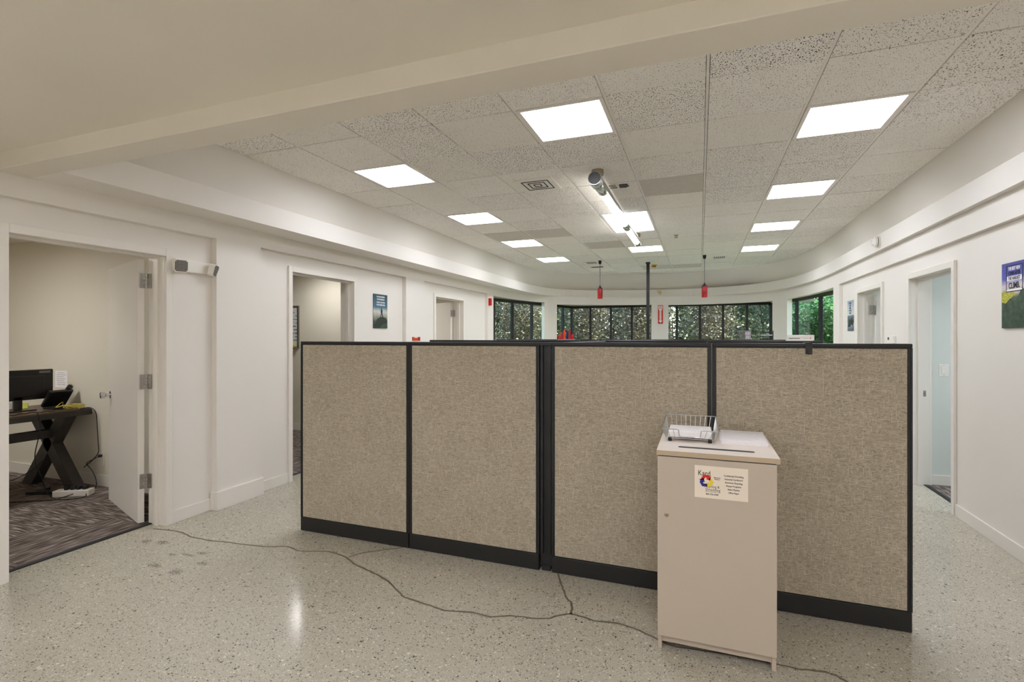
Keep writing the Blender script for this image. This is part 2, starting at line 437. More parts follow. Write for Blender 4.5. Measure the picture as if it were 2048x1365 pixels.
class MB:
    def __init__(s, xf=None):
        s.v, s.f, s.xf = [], [], xf
    def add(s, vs, fs):
        n = len(s.v)
        s.v += [Vector(s.xf(p)) if s.xf else Vector(p) for p in vs]
        s.f += [tuple(i + n for i in f) for f in fs]
        return s
    def box(s, x0, x1, y0, y1, z0, z1):
        x0, x1 = min(x0, x1), max(x0, x1); y0, y1 = min(y0, y1), max(y0, y1); z0, z1 = min(z0, z1), max(z0, z1)
        return s.add([(x0, y0, z0), (x1, y0, z0), (x1, y1, z0), (x0, y1, z0), (x0, y0, z1), (x1, y0, z1), (x1, y1, z1), (x0, y1, z1)],
                     [(0, 3, 2, 1), (4, 5, 6, 7), (0, 1, 5, 4), (1, 2, 6, 5), (2, 3, 7, 6), (3, 0, 4, 7)])
    def prism(s, poly, z0, z1):
        """poly in (a,b), extruded in c; counter clockwise"""
        n = len(poly)
        ar = sum(poly[i][0] * poly[(i + 1) % n][1] - poly[(i + 1) % n][0] * poly[i][1] for i in range(n))
        if ar < 0: poly = poly[::-1]
        vs = [(a, b, z0) for a, b in poly] + [(a, b, z1) for a, b in poly]
        fs = [tuple(range(n - 1, -1, -1)), tuple(range(n, 2 * n))] + [(i, (i + 1) % n, n + (i + 1) % n, n + i) for i in range(n)]
        return s.add(vs, fs)
    def tube(s, pts, r, n=6, cap=True):
        pts = [Vector(p) for p in pts]
        rs = r if isinstance(r, (list, tuple)) else [r] * len(pts)
        vs, fs = [], []
        up = None
        for i, p in enumerate(pts):
            d = (pts[min(i + 1, len(pts) - 1)] - pts[max(i - 1, 0)]).normalized()
            if up is None:
                up = Vector((0, 0, 1)) if abs(d.z) < 0.9 else Vector((1, 0, 0))
            a = (up - d * up.dot(d))
            if a.length < 1e-4: a = d.orthogonal()
            a.normalize(); b = d.cross(a); up = a
            for k in range(n):
                t = 2 * math.pi * k / n
                vs.append(p + (a * math.cos(t) + b * math.sin(t)) * rs[i])
        for i in range(len(pts) - 1):
            for k in range(n):
                a0 = i * n + k; a1 = i * n + (k + 1) % n
                fs.append((a0, a1, a1 + n, a0 + n))
        if cap:
            fs.append(tuple(range(n - 1, -1, -1)))
            fs.append(tuple(range((len(pts) - 1) * n, len(pts) * n)))
        return s.add(vs, fs)
    def lathe(s, prof, c, n=20, axis='z'):
        """prof: list of (r, h) from one end to the other"""
        vs, fs = [], []
        for r, h in prof:
            for k in range(n):
                t = 2 * math.pi * k / n
                p = (r * math.cos(t), r * math.sin(t), h)
                if axis == 'x': p = (p[2], p[0], p[1])
                if axis == 'y': p = (p[1], p[2], p[0])
                vs.append((p[0] + c[0], p[1] + c[1], p[2] + c[2]))
        for i in range(len(prof) - 1):
            for k in range(n):
                a0 = i * n + k; a1 = i * n + (k + 1) % n
                fs.append((a0, a1, a1 + n, a0 + n))
        fs.append(tuple(range(n - 1, -1, -1)))
        fs.append(tuple(range((len(prof) - 1) * n, len(prof) * n)))
        return s.add(vs, fs)
    def build(s, name, m, parent=None, smooth=False, bevel=0.0, root=None, seg=2):
        """parent given: a part (its mesh is local to the thing's origin)"""
        og = origin(parent) if parent else None
        if og is None:
            lo = Vector([min(p[i] for p in s.v) for i in range(3)]); hi = Vector([max(p[i] for p in s.v) for i in range(3)])
            og = Vector(((lo.x + hi.x) / 2, (lo.y + hi.y) / 2, lo.z)) if root is None else Vector(root)
        me = bpy.data.meshes.new(name)
        me.from_pydata([tuple(p - og) for p in s.v], [], s.f)
        bm = bmesh.new(); bm.from_mesh(me)
        bmesh.ops.recalc_face_normals(bm, faces=bm.faces)
        if bevel:
            bmesh.ops.bevel(bm, geom=[e for e in bm.edges if len(e.link_faces) == 2 and e.calc_face_angle(0) > 0.5], offset=bevel, segments=seg, affect='EDGES', profile=0.5, clamp_overlap=True)
        bm.to_mesh(me); bm.free()
        if smooth:
            me.polygons.foreach_set('use_smooth', [True] * len(me.polygons))
            try: me.set_sharp_from_angle(angle=math.radians(40))
            except Exception: pass
        me.materials.append(m if not isinstance(m, str) else M[m])
        o = bpy.data.objects.new(name, me)
        COL.objects.link(o)
        if parent:
            o.parent = parent
            ORG[o.name] = og
        else:
            o.location = og
            ORG[o.name] = og
        return o

def B(name, m, parent, *dims, **kw):
    mb = MB(kw.pop('xf', None))
    for d in dims: mb.box(*d)
    return mb.build(name, m, parent, **kw)

def lettering(txt, size, xf, m, parent, name='lettering', bold=0.0, sx=1.0, thick=0.0006, align='CENTER', lh=1.0):
    cu = bpy.data.curves.new('txt', 'FONT')
    cu.body = txt; cu.size = size; cu.align_x = align; cu.offset = bold; cu.resolution_u = 2; cu.space_line = lh
    cu.extrude = thick / 2
    t = bpy.data.objects.new('txt', cu)
    COL.objects.link(t)
    dg = bpy.context.evaluated_depsgraph_get()
    me = t.evaluated_get(dg).to_mesh()
    mb = MB(xf)
    mb.add([(v.co.x * sx, v.co.y, v.co.z) for v in me.vertices], [tuple(p.vertices) for p in me.polygons])
    t.evaluated_get(dg).to_mesh_clear()
    bpy.data.objects.remove(t); bpy.data.curves.remove(cu)
    return mb.build(name, m, parent)

def crom(P, per=6):
    """Catmull-Rom through 2D points"""
    out = []
    n = len(P)
    for i in range(n - 1):
        p0, p1, p2, p3 = P[max(i - 1, 0)], P[i], P[i + 1], P[min(i + 2, n - 1)]
        for k in range(per):
            t = k / per
            out.append(tuple(0.5 * (2 * p1[j] + (p2[j] - p0[j]) * t + (2 * p0[j] - 5 * p1[j] + 4 * p2[j] - p3[j]) * t * t + (3 * p1[j] - p0[j] - 3 * p2[j] + p3[j]) * t ** 3) for j in range(len(P[0]))))
    out.append(tuple(P[-1]))
    return out

def clip(poly, clipper):
    """Sutherland-Hodgman, clipper convex and counter clockwise"""
    out = poly
    n = len(clipper)
    for i in range(n):
        a, b = clipper[i], clipper[(i + 1) % n]
        inp, out = out, []
        if not inp: return []
        side = lambda p: (b[0] - a[0]) * (p[1] - a[1]) - (b[1] - a[1]) * (p[0] - a[0])
        for j in range(len(inp)):
            p, q = inp[j], inp[(j + 1) % len(inp)]
            sp, sq = side(p), side(q)
            if sp >= -1e-9: out.append(p)
            if (sp > 1e-9 and sq < -1e-9) or (sp < -1e-9 and sq > 1e-9):
                t = sp / (sp - sq)
                out.append((p[0] + (q[0] - p[0]) * t, p[1] + (q[1] - p[1]) * t))
    return out

def area(p):
    return abs(sum(p[i][0] * p[(i + 1) % len(p)][1] - p[(i + 1) % len(p)][0] * p[i][1] for i in range(len(p)))) / 2

STR = dict(kind='structure')
# ------------------------------------------------------------------ floor
fl = B('floor', 'floor', None, (-4.075, 2.10, -2.6, 13.4, -0.1, 0.0), root=(0, 0, 0))
tag(fl, 'polished speckled concrete floor of the open office', kind='structure')
CR = [[(-3.944, 2.681), (-3.771, 2.703), (-3.662, 2.702), (-3.553, 2.671), (-3.459, 2.666), (-3.331, 2.665), (-3.23, 2.684), (-3.034, 2.701), (-2.873, 2.724), (-2.724, 2.78), (-2.586, 2.751), (-2.402, 2.811), (-2.232, 2.782), (-2.113, 2.723), (-1.974, 2.677), (-1.887, 2.645), (-1.772, 2.599), (-1.625, 2.507), (-1.567, 2.469), (-1.443, 2.452), (-1.29, 2.427), (-1.144, 2.465), (-1.025, 2.458), (-0.944, 2.504), (-0.837, 2.518), (-0.738, 2.555), (-0.674, 2.62), (-0.594, 2.629), (-0.511, 2.61), (-0.398, 2.628), (-0.308, 2.614), (-0.23, 2.574), (-0.1, 2.53), (0.1, 2.55), (0.339, 2.551), (0.418, 2.548), (0.499, 2.567), (0.554, 2.556), (0.585, 2.53), (0.62, 2.45), (0.7, 2.35)],
      [(-2.206, 2.795), (-2.161, 2.875), (-2.073, 2.951), (-1.955, 3.048)],
      [(-0.832, 3.05), (-0.771, 2.925), (-0.744, 2.859), (-0.704, 2.784), (-0.664, 2.725), (-0.642, 2.626)]]
for path in CR:
    P = crom(path, 3)
    P = [(x + random.uniform(-.004, .004), y + random.uniform(-.004, .004)) for x, y in P]
    mb = MB()
    L_, R_ = [], []
    for i, p in enumerate(P):
        q0, q1 = P[max(i - 1, 0)], P[min(i + 1, len(P) - 1)]
        d = Vector((q1[0] - q0[0], q1[1] - q0[1])).normalized()
        w = 0.0062 + random.uniform(-.001, .0015)
        L_.append((p[0] - d.y * w, p[1] + d.x * w)); R_.append((p[0] + d.y * w, p[1] - d.x * w))
    vs = [(x, y, 0.0006) for x, y in L_] + [(x, y, 0.0006) for x, y in R_]
    n = len(P)
    mb.add(vs, [(i, n + i, n + i + 1, i + 1) for i in range(n - 1)])
    mb.build('floor_crack', 'crack', fl)['label'] = 'filled wandering crack in the concrete'

# ------------------------------------------------------------------ left wall with recessed bays and three doors
XR, XP, XB = -3.92, -3.86, -4.05         # recess face, proud face, back
DOORS_L = [(1.79, 2.745, 2.11), (4.05, 5.03, 2.145), (7.04, 8.03, 2.115)]
mb = MB()
y = -2.6
for (a, b, h) in DOORS_L:
    mb.box(XB, XR, y, a - 0.04, 0, 2.46)
    mb.box(XB, XR, a - 0.04, b + 0.04, h + 0.04, 2.46)
    y = b + 0.04
mb.box(XB, XR, y, 9.2, 0, 2.46)
for (a, b) in ((-2.6, 0.95), (3.15, 3.615), (6.11, 6.615), (9.02, 9.2)):
    mb.box(XR, XP, a, b, 0, 2.46)
for (a, b) in ((0.95, 3.15), (3.615, 6.11), (6.615, 9.02)):
    mb.box(XR, XP, a, b, 2.32, 2.46)
mb.box(XB, XP, -2.6, 1.705, 2.46, 2.56)
tag(mb.build('wall_left', 'wall', root=(XP, 3, 0)), 'white left wall with recessed bays around the doors', kind='structure')

# right wall
RR, RP, RB = 1.99, 1.95, 2.11
DOORS_R = [(5.235, 6.149, 2.06), (6.992, 7.915, 2.06)]
mb = MB()
y = -2.6
for (a, b, h) in DOORS_R:
    mb.box(RR, RB, y, a - 0.04, 0, 2.46)
    mb.box(RR, RB, a - 0.04, b + 0.04, h + 0.04, 2.46)
    y = b + 0.04
mb.box(RR, RB, y, 9.05, 0, 2.46)
mb.box(RP, RR, -2.6, 2.9, 0, 2.46); mb.box(RP, RR, 8.744, 9.05, 0, 2.46); mb.box(RP, RR, 2.9, 8.744, 2.268, 2.46)
mb.box(RP, RB, -2.6, 1.705, 2.46, 2.56)
tag(mb.build('wall_right', 'wall', root=(RP, 3, 0)), 'white right wall with one long recessed bay', kind='structure')
tag(B('wall_back', 'wall', None, (XB, RB, -2.7, -2.6, 0, 2.6)), 'plain white wall behind the camera', kind='structure')

# ------------------------------------------------------------------ curved far wall with three window openings
WC = [(-3.86, 9.2), (-3.84, 10.1), (-3.72, 10.95), (-3.47, 11.57), (-3.15, 11.90), (-2.6, 12.25), (-1.9, 12.56), (-1.087, 12.78), (-.5, 12.84), (.2, 12.80), (.9, 12.58), (1.42, 12.16), (1.68, 11.5), (1.84, 10.7), (1.93, 9.8), (1.95, 9.05)]
WP = crom(WC, 8)
# openings along the curve: x at the start, x at the end, head height
OPEN = [(-3.859, -3.475, 2.305), (-3.242, -1.099, 2.27), (-0.714, 1.463, 2.258), (1.663, 1.949, 2.252)]
def cut_curve(P, x):
    for i in range(len(P) - 1):
        if P[i][0] < x < P[i + 1][0]:
            k = (x - P[i][0]) / (P[i + 1][0] - P[i][0])
            return i + 1, (x, P[i][1] + (P[i + 1][1] - P[i][1]) * k)
for (a, b, h) in OPEN:
    for x in (a, b):
        r = cut_curve(WP, x)
        if r: WP.insert(r[0], r[1])
def normals(P):
    out = []
    for i in range(len(P)):
        a, b = P[max(i - 1, 0)], P[min(i + 1, len(P) - 1)]
        d = Vector((b[0] - a[0], b[1] - a[1])).normalized()
        out.append((-d.y, d.x))          # outward (curve runs left to right around the far end)
    return out
WN = normals(WP)
TH = 0.10
mb = MB()
for i in range(len(WP) - 1):
    p, q, n0, n1 = WP[i], WP[i + 1], WN[i], WN[i + 1]
    quad = [p, q, (q[0] + n1[0] * TH, q[1] + n1[1] * TH), (p[0] + n0[0] * TH, p[1] + n0[1] * TH)]
    mid = (p[0] + q[0]) / 2
    hit = [o for o in OPEN if o[0] < mid < o[1]]
    if hit:
        mb.prism(quad, 0, 0.85); mb.prism(quad, hit[0][2], 2.46)
    else:
        mb.prism(quad, 0, 2.46)
tag(mb.build('wall_far', 'wall', root=(-0.5, 12.8, 0)), 'curved white wall at the far end with window openings', kind='structure')

# ------------------------------------------------------------------ ledge band and leaning upper wall
LC = [(-3.55, 1.87), (-3.55, 5), (-3.55, 8.4), (-3.55, 9.7), (-3.50, 10.75), (-3.26, 11.75), (-2.55, 12.42), (-1.155, 12.84), (-.5, 12.88), (.04, 12.82), (1.0, 12.35), (1.55, 11.5), (1.8, 10.5), (1.89, 9.4), (1.90, 8.2), (1.90, 5), (1.90, 1.87)]
CC = [(-3.58, 1.87), (-3.57, 5), (-3.57, 8.2), (-3.56, 9.3), (-3.50, 10.2), (-3.27, 11.25), (-2.45, 12.18), (-1.13, 12.60), (-.5, 12.62), (.04, 12.48), (1.1, 11.85), (1.6, 11.05), (1.79, 10.2), (1.85, 9.3), (1.86, 8.2), (1.86, 5), (1.86, 1.87)]
LP, CP = crom(LC, 6), crom(CC, 6)
LN = normals(LP)
mb = MB()
for i in range(len(LP) - 1):
    p, q, n0, n1 = LP[i], LP[i + 1], LN[i], LN[i + 1]
    D = 0.5
    mb.prism([p, q, (q[0] + n1[0] * D, q[1] + n1[1] * D), (p[0] + n0[0] * D, p[1] + n0[1] * D)], 2.46, 2.64)
tag(mb.build('trim_1', 'wall', root=(-1, 8, 2.46)), 'white ledge band running around the room above the doors', kind='structure')
mb = MB()
vs, fs = [], []
n = len(LP)
for i in range(n):
    # band of the leaning wall: foot just behind the ledge face, head at the ceiling edge
    vs += [(LP[i][0] + LN[i][0] * .14, LP[i][1] + LN[i][1] * .14, 2.64), (CP[i][0], CP[i][1], 3.02),
           (CP[i][0] + LN[i][0] * .3, CP[i][1] + LN[i][1] * .3, 3.02), (LP[i][0] + LN[i][0] * .3, LP[i][1] + LN[i][1] * .3, 2.64)]
for i in range(n - 1):
    a, b = 4 * i, 4 * i + 4
    for k in range(4):
        fs.append((a + k, b + k, b + (k + 1) % 4, a + (k + 1) % 4))
mb.add(vs, fs)
tag(mb.build('wall_upper', 'wall', root=(-1, 8, 2.64), smooth=True), 'plain upper wall band leaning in between ledge and tile ceiling', kind='structure')

# ------------------------------------------------------------------ front lowered ceiling and beam
tag(B('ceiling_front', 'ceil', None, (XB, RB, -2.7, 1.705, 2.55, 2.7)), 'lowered smooth ceiling above the camera', kind='structure')
tag(B('trim_2', 'ceil', None, (XB - .0, RB, 1.705, 1.87, 2.455, 3.2), bevel=0.004), 'painted beam at the edge of the lowered ceiling', kind='structure')
tag(B('ceiling_deck', 'deck', None, (-7.9, 5.2, -2.7, 13.5, 3.2, 3.3)), 'dark deck above the ceiling tiles', kind='structure')

# ------------------------------------------------------------------ tile ceiling
ceil = thing('ceiling', (0, 0, 3.0), 'suspended ceiling of square fissured tiles', kind='structure')
G, GX, GY = 0.6096, 0.0442, 3.1786
clipper = [(x, y_) for x, y_ in CP]
ar = sum(clipper[i][0] * clipper[(i + 1) % len(clipper)][1] - clipper[(i + 1) % len(clipper)][0] * clipper[i][1] for i in range(len(clipper)))
if ar < 0: clipper = clipper[::-1]
def cell(i, j): return (GX + i * G, GY + j * G)
LIGHTS = {(-5, 1), (-5, 4), (-5, 7), (-5, 10), (1, 1), (1, 4), (1, 7), (1, 10), (-2, 0), (-2, 5), (-2, 6), (-2, 9)}
SMOOTH = {(-1, 3), (-4, 6), (-5, 6), (-3, 8), (-2, 13), (-1, 13)}
full = {}
for key in ('tile', 'tile_fine', 'tile_smooth'):
    m0 = MB().box(-0.293, 0.293, -0.3005, 0.3005, 0, 0.018)
    me = bpy.data.meshes.new('ceiling_tile')
    me.from_pydata([tuple(v) for v in m0.v], [], m0.f)
    me.materials.append(M[key]); full[key] = me
for i in range(-6, 4):
    for j in range(-3, 17):
        if (i, j) in LIGHTS: continue
        x, y = cell(i, j)
        sq = [(x + .0118, y + .0043), (x + G - .0118, y + .0043), (x + G - .0118, y + G - .0043), (x + .0118, y + G - .0043)]
        poly = clip(sq, clipper)
        if len(poly) < 3 or area(poly) < 0.002: continue
        key = 'tile_smooth' if (i, j) in SMOOTH else ('tile' if random.random() < 0.45 else 'tile_fine')
        zz = random.uniform(-.0035, .0015)
        if area(poly) > 0.999 * area(sq):
            o = bpy.data.objects.new('ceiling_tile', full[key])
            COL.objects.link(o); o.parent = ceil
            o.location = (x + G / 2, y + G / 2, zz)
            o.rotation_euler = (random.uniform(-.003, .003), random.uniform(-.003, .003), math.pi * random.randint(0, 1))
        else:
            MB().prism(poly, 3.0 + zz, 3.018 + zz).build('ceiling_tile', key, ceil)
for i in range(-5, 4):                                  # long runners
    x = GX + i * G
    MB().box(x - .0085, x + .0085, 1.87, 12.75, 3.004, 3.03).build('grid_runner', 'grid', ceil)
for j in range(-2, 17):
    y = GY + j * G
    pts = clip([(-5, y - .0016), (3, y - .0016), (3, y + .0016), (-5, y + .0016)], clipper)
    if len(pts) >= 3: MB().prism(pts, 3.0185, 3.03).build('grid_runner', 'grid', ceil)

def light_panel(x0, x1, y0, y1, z, label, group, lamp='lamp', nm='ceiling_light'):
    t = thing(nm, ((x0 + x1) / 2, (y0 + y1) / 2, z), label, 'light', group)
    f = 0.026
    mb = MB()
    mb.box(x0, x1, y0, y0 + f, z - .004, z + .03); mb.box(x0, x1, y1 - f, y1, z - .004, z + .03)
    mb.box(x0, x0 + f, y0 + f, y1 - f, z - .004, z + .03); mb.box(x1 - f, x1, y0 + f, y1 - f, z - .004, z + .03)
    mb.build('frame', 'grid', t)
    B('diffuser', lamp, t, (x0 + f, x1 - f, y0 + f, y1 - f, z + .016, z + .026))
    return t
ordn = ['nearest', 'second', 'third', 'farthest']
for i, nm in ((-5, 'left row, along the wall with three doors'), (1, 'right row, along the wall with the long bay')):
    for k, j in enumerate((1, 4, 7, 10)):
        x, y = cell(i, j)
        light_panel(x + .012, x + G - .012, y + .012, y + G - .012, 3.0, '%s lit square ceiling panel of the %s' % (ordn[k], nm), 'lit ceiling panels')
x, y = cell(-2, 0); light_panel(x + .012, x + G - .012, y + .012, y + G - .012, 3.0, 'lit square ceiling panel of the middle row, just past the beam', 'lit ceiling panels')
x, y = cell(-2, 5); light_panel(x + .012, x + G - .012, y + .012, y + 2 * G - .012, 3.0, 'long lit ceiling panel directly above the hanging tube lamp', 'lit ceiling panels')
x, y = cell(-2, 9); light_panel(x + .012, x + G - .012, y + .012, y + G - .012, 3.0, 'lit square ceiling panel beyond the end of the tube lamp', 'lit ceiling panels')
# fill panels added out of view in the lowered ceiling to light the front zone
for (xx, yy, lab) in ((-2.6, -1.9, 'back left'), (.2, -1.9, 'back right'), (-2.6, -.45, 'front left'), (-.2, -.45, 'front right')):
    light_panel(xx, xx + 1.2, yy, yy + .6, 2.518, 'long unseen fill panel added in the lowered ceiling above the camera, %s of four' % lab, 'added front fill panels', 'fill_lamp')


# ceiling fittings ---------------------------------------------------
t = thing('air_diffuser', (-1.51, 4.80, 2.995), 'square air diffuser of nested louvres in a ceiling tile', 'vent')
B('flange', 'white', t, (-1.70, -1.32, 4.60, 5.00, 2.992, 3.0))
for r in (.135, .085, .038):
    mb = MB()
    for a, b in ((r, r - .008),):
        mb.box(-1.51 - a, -1.51 + a, 4.80 - a, 4.80 - b, 2.988, 2.9925); mb.box(-1.51 - a, -1.51 + a, 4.80 + b, 4.80 + a, 2.988, 2.9925)
        mb.box(-1.51 - a, -1.51 - b, 4.80 - b, 4.80 + b, 2.988, 2.9925); mb.box(-1.51 + b, -1.51 + a, 4.80 - b, 4.80 + b, 2.988, 2.9925)
    mb.build('louvre_gap', 'deck', t)
t = thing('ceiling_opening', (-.7, 5.12, 2.99), 'two dark cut-outs in the tile beside the tube lamp', 'opening')
MB().prism([(-.755, 5.07), (-.675, 5.07), (-.665, 5.15), (-.70, 5.19), (-.76, 5.18)], 2.992, 3.0).build('cutout', 'rubber', t)
B('junction_box', 'brass', t, (-.855, -.79, 5.07, 5.15, 2.99, 3.0)); B('cutout', 'rubber', t, (-.86, -.785, 5.15, 5.175, 2.992, 3.0))
for (x, y, lab) in ((-2.06, 10.2, 'small louvred grille in the ceiling near the left pendant'), (.35, 10.35, 'small louvred grille in the ceiling beside the right pendant')):
    t = thing('ceiling_grille', (x, y, 2.99), lab, 'vent', 'ceiling grilles')
    B('plate', 'white', t, (x - .15, x + .15, y - .15, y + .15, 2.99, 3.0))
    for k in range(6): B('slot', 'deck', t, (x - .1 + k * .035, x - .085 + k * .035, y - .11, y + .11, 2.986, 2.9905))
tag(MB().prism([(-2.22, 10.84), (-1.95, 10.84), (-1.97, 10.98), (-2.2, 10.96)], 2.994, 3.0).build('tile_gap', 'rubber'), 'black gap at a sagging tile behind the left pendant', 'gap')
t = thing('smoke_detector', (-.903, 11.0, 2.93), 'yellowed smoke detector on the ceiling beside the black pole', 'detector')
MB().lathe([(.062, 3.0), (.062, 2.985), (.045, 2.975)], (-.903, 11, 0), 16).build('base', 'amber', t)
MB().lathe([(.04, 2.975), (.042, 2.955)], (-.903, 11, 0), 16).build('vent_ring', 'rubber', t)
MB().lathe([(.04, 2.955), (.03, 2.935), (.012, 2.93)], (-.903, 11, 0), 16).build('cap', 'amber', t)
t = thing('sprinkler_head', (-.33, 7.9, 2.96), 'sprinkler head in the tile right of the tube lamp', 'sprinkler')
MB().lathe([(.035, 3.0), (.03, 2.99), (.012, 2.985), (.01, 2.965), (.03, 2.962), (.03, 2.958)], (-.33, 7.9, 0), 12).build('head', 'brass', t)

# hanging tube lamp ---------------------------------------------------
t = thing('tube_lamp', (-.86, 6.0, 2.86), 'chrome tube lamp with lit white sections hung below the ceiling', 'light')
ya, yb = 4.36, 7.66
xf = frame((-.858, ya, 2.862), (1, 0, 0), (0, 0, 1))      # c runs towards the camera
seg = lambda r, a, b, nm, m, **k: MB().lathe([(r * .97, a), (r, a + .004), (r, b - .004), (r * .97, b)], (-.858, 0, 2.862), 20, 'y').build(nm, m, t, smooth=True, **k)
seg(.060, ya, ya + .16, 'end_cap', 'chrome'); MB().lathe([(.055, ya - .002), (.055, ya + .01)], (-.858, 0, 2.862), 20, 'y').build('end_plate', 'screen', t)
seg(.050, ya + .16, ya + .42, 'sleeve', 'chrome')
seg(.046, ya + .42, ya + 1.85, 'glass_tube', 'tube')
seg(.050, ya + 1.85, ya + 2.12, 'sleeve', 'chrome')
seg(.046, ya + 2.12, ya + 3.1, 'glass_tube', 'tube')
seg(.050, ya + 3.1, yb, 'end_cap', 'chrome')
mb = MB()
R0 = .056
arc = [(-.858 + R0 * math.cos(math.radians(d)), 2.862 + R0 * math.sin(math.radians(d))) for d in range(-25, 116, 14)]
arc2 = [(-.858 + (R0 - .004) * math.cos(math.radians(d)), 2.862 + (R0 - .004) * math.sin(math.radians(d))) for d in range(115, -26, -14)]
poly = arc + arc2
for i in range(len(arc) - 1):
    a, b = arc[i], arc[i + 1]; c, d = arc2[len(arc) - 2 - i], arc2[len(arc) - 1 - i]
    mb.add([(p[0], yy, p[1]) for yy in (ya + .16, yb - .1) for p in (a, b, c, d)], [(0, 1, 2, 3), (7, 6, 5, 4), (0, 4, 5, 1), (1, 5, 6, 2), (2, 6, 7, 3), (3, 7, 4, 0)])
mb.build('reflector', 'steel', t)
for yy in (4.58, 7.6):
    MB().lathe([(.055, 3.0), (.055, 2.955), (.05, 2.95)], (-.872, yy, 0), 18).build('canopy', 'brass', t, smooth=True)
    MB().tube([(-.872, yy, 2.95), (-.86, yy, 2.91)], .008, 8).build('stem', 'brass', t)

# red pendants ---------------------------------------------------
for (x, y, z0, lab) in ((-1.861, 10.02, 2.238, 'red glass pendant lamp hanging left of the black pole'), (.083, 10.02, 2.214, 'red glass pendant lamp hanging right of the black pole')):
    t = thing('pendant_lamp', (x, y, z0), lab, 'lamp', 'red pendants')
    MB().lathe([(.05, z0), (.051, z0 + .1), (.051, z0 + .19), (.048, z0 + .2)], (x, y, 0), 18).build('shade', 'redglass', t, smooth=True)
    MB().lathe([(.05, z0 + .2), (.03, z0 + .225), (.012, z0 + .25), (.01, z0 + .27)], (x, y, 0), 14).build('cap', 'rubber', t)
    MB().tube([(x, y, z0 + .27), (x, y, 2.93)], .006, 6).build('cord', 'grey', t)
    MB().lathe([(.022, 2.93), (.03, 2.96), (.032, 3.0)], (x, y, 0), 12).build('canopy', 'rubber', t)
t = thing('power_pole', (-.988, 10.6, 0), 'slim black cable pole rising to the ceiling before the far windows', 'pole')
B('shaft', 'black', t, (-1.018, -.958, 10.57, 10.63, 0.01, 2.995)); B('foot', 'black', t, (-1.03, -.946, 10.558, 10.642, 0, 0.03)); B('collar', 'black', t, (-1.03, -.946, 10.558, 10.642, 2.97, 2.999))

# ------------------------------------------------------------------ doors
def hinge(name, p, ax, bx, z, parent):
    """two leaves around a knuckle; ax: direction along the jamb plate, bx: along the door edge plate"""
    h = .115
    xf = frame(p, (1, 0, 0), (0, 1, 0))
    k = MB().tube([(p[0], p[1], z), (p[0], p[1], z + h)], .0085, 10).build(name, 'steel', parent)
    for d in (ax, bx):
        d = Vector((d[0], d[1], 0)).normalized(); nrm = Vector((-d.y, d.x, 0))
        f = frame((p[0], p[1], z), d, (0, 0, 1))
        MB(f).box(.006, .046, 0, h, -.0015, .0015).build('hinge_plate', 'steel', k)
        mb = MB(f)
        for (a, b) in ((.03, .02), (.03, .095), (.018, .04), (.018, .075)):
            mb.box(a - .004, a + .004, b - .004, b + .004, -.0028, .0028)
        mb.build('screw', 'chrome', k)
    for q in (.28, .5, .72):
        MB().lathe([(.0092, z + h * q), (.0092, z + h * q + .002)], (p[0], p[1], 0), 10).build('knuckle_ring', 'rubber', k)

def door_frame(name, label, xin, xout, a, b, h, side, fw=.05):
    """hollow metal frame; xin: room face, xout: office side; side=+1 when the room lies at +x"""
    t = thing(name, (xin, (a + b) / 2, 0), label, None, None, 'structure')
    pr = .022 * side
    mb = MB()
    for (y0, y1) in ((a - fw, a), (b, b + fw)):
        mb.box(xin, xin + pr, y0, y1, 0, h + fw * 1.15)
        mb.box(xout, xout - pr, y0, y1, 0, h + fw * 1.15)
    mb.box(xin, xin + pr, a, b, h, h + fw * 1.15); mb.box(xout, xout - pr, a, b, h, h + fw * 1.15)
    mb.build('casing', 'trim', t, bevel=.003)
    mb = MB()
    mb.box(xin, xout, a - .018, a, 0, h); mb.box(xin, xout, b, b + .018, 0, h)
    mb.box(xin, xout, a - .018, b + .018, h, h + .018)
    mb.build('jamb', 'trim', t)
    s0 = xin - .055 * side; s1 = xin - .095 * side
    mb = MB(); mb.box(s0, s1, a, a + .016, 0, h); mb.box(s0, s1, b - .016, b, 0, h); mb.box(s0, s1, a + .016, b - .016, h - .016, h)
    mb.build('stop', 'trim', t)
    return t

def leaf(parent, hx, hy, ang, w, h, knob_side, m='trim'):
    """door leaf from hinge point; ang: direction of the leaf in plan"""
    d = Vector((math.cos(ang), math.sin(ang), 0))
    f = frame((hx, hy, .012), d, (0, 0, 1))
    lf = MB(f).box(0, w, 0, h - .02, -.022, .022).build('leaf', m, parent, bevel=.002)
    for s in (-1, 1):
        g = frame(f((w - .065, .95, .022 * s)), d, (0, 0, 1))
        kb = MB()
        nrm = (d.cross(Vector((0, 0, 1)))) * s
        c0 = Vector(f((w - .065, .95, 0)))
        pts = [c0 + nrm * q for q in (.02, .026, .028, .055, .058, .066, .092, .096)]
        kb.tube(pts, [.033, .033, .012, .012, .022, .028, .028, .022], 16)
        kb.build('knob', 'chrome', lf, smooth=True)
    return lf, f, d

# door 1: open office with the desk
d1 = door_frame('door_1', 'open white door with steel hinges into the desk office', XR, XB - .03, 1.79, 2.745, 2.11, 1)
A1 = math.atan2(.34, -.94)
lf, f, dd = leaf(d1, -4.13, 2.706, A1, .925, 2.10, 1)
for z in (1.865, 1.068, .283):
    hinge('hinge', (-4.105, 2.733), (1, .12), (-.3, -.95), z, lf)
# door 2: frame only, leaf swung out of sight
d2 = door_frame('door_2', 'white door frame into the office with the whiteboard', XR, XB - .03, 4.05, 5.03, 2.145, 1)
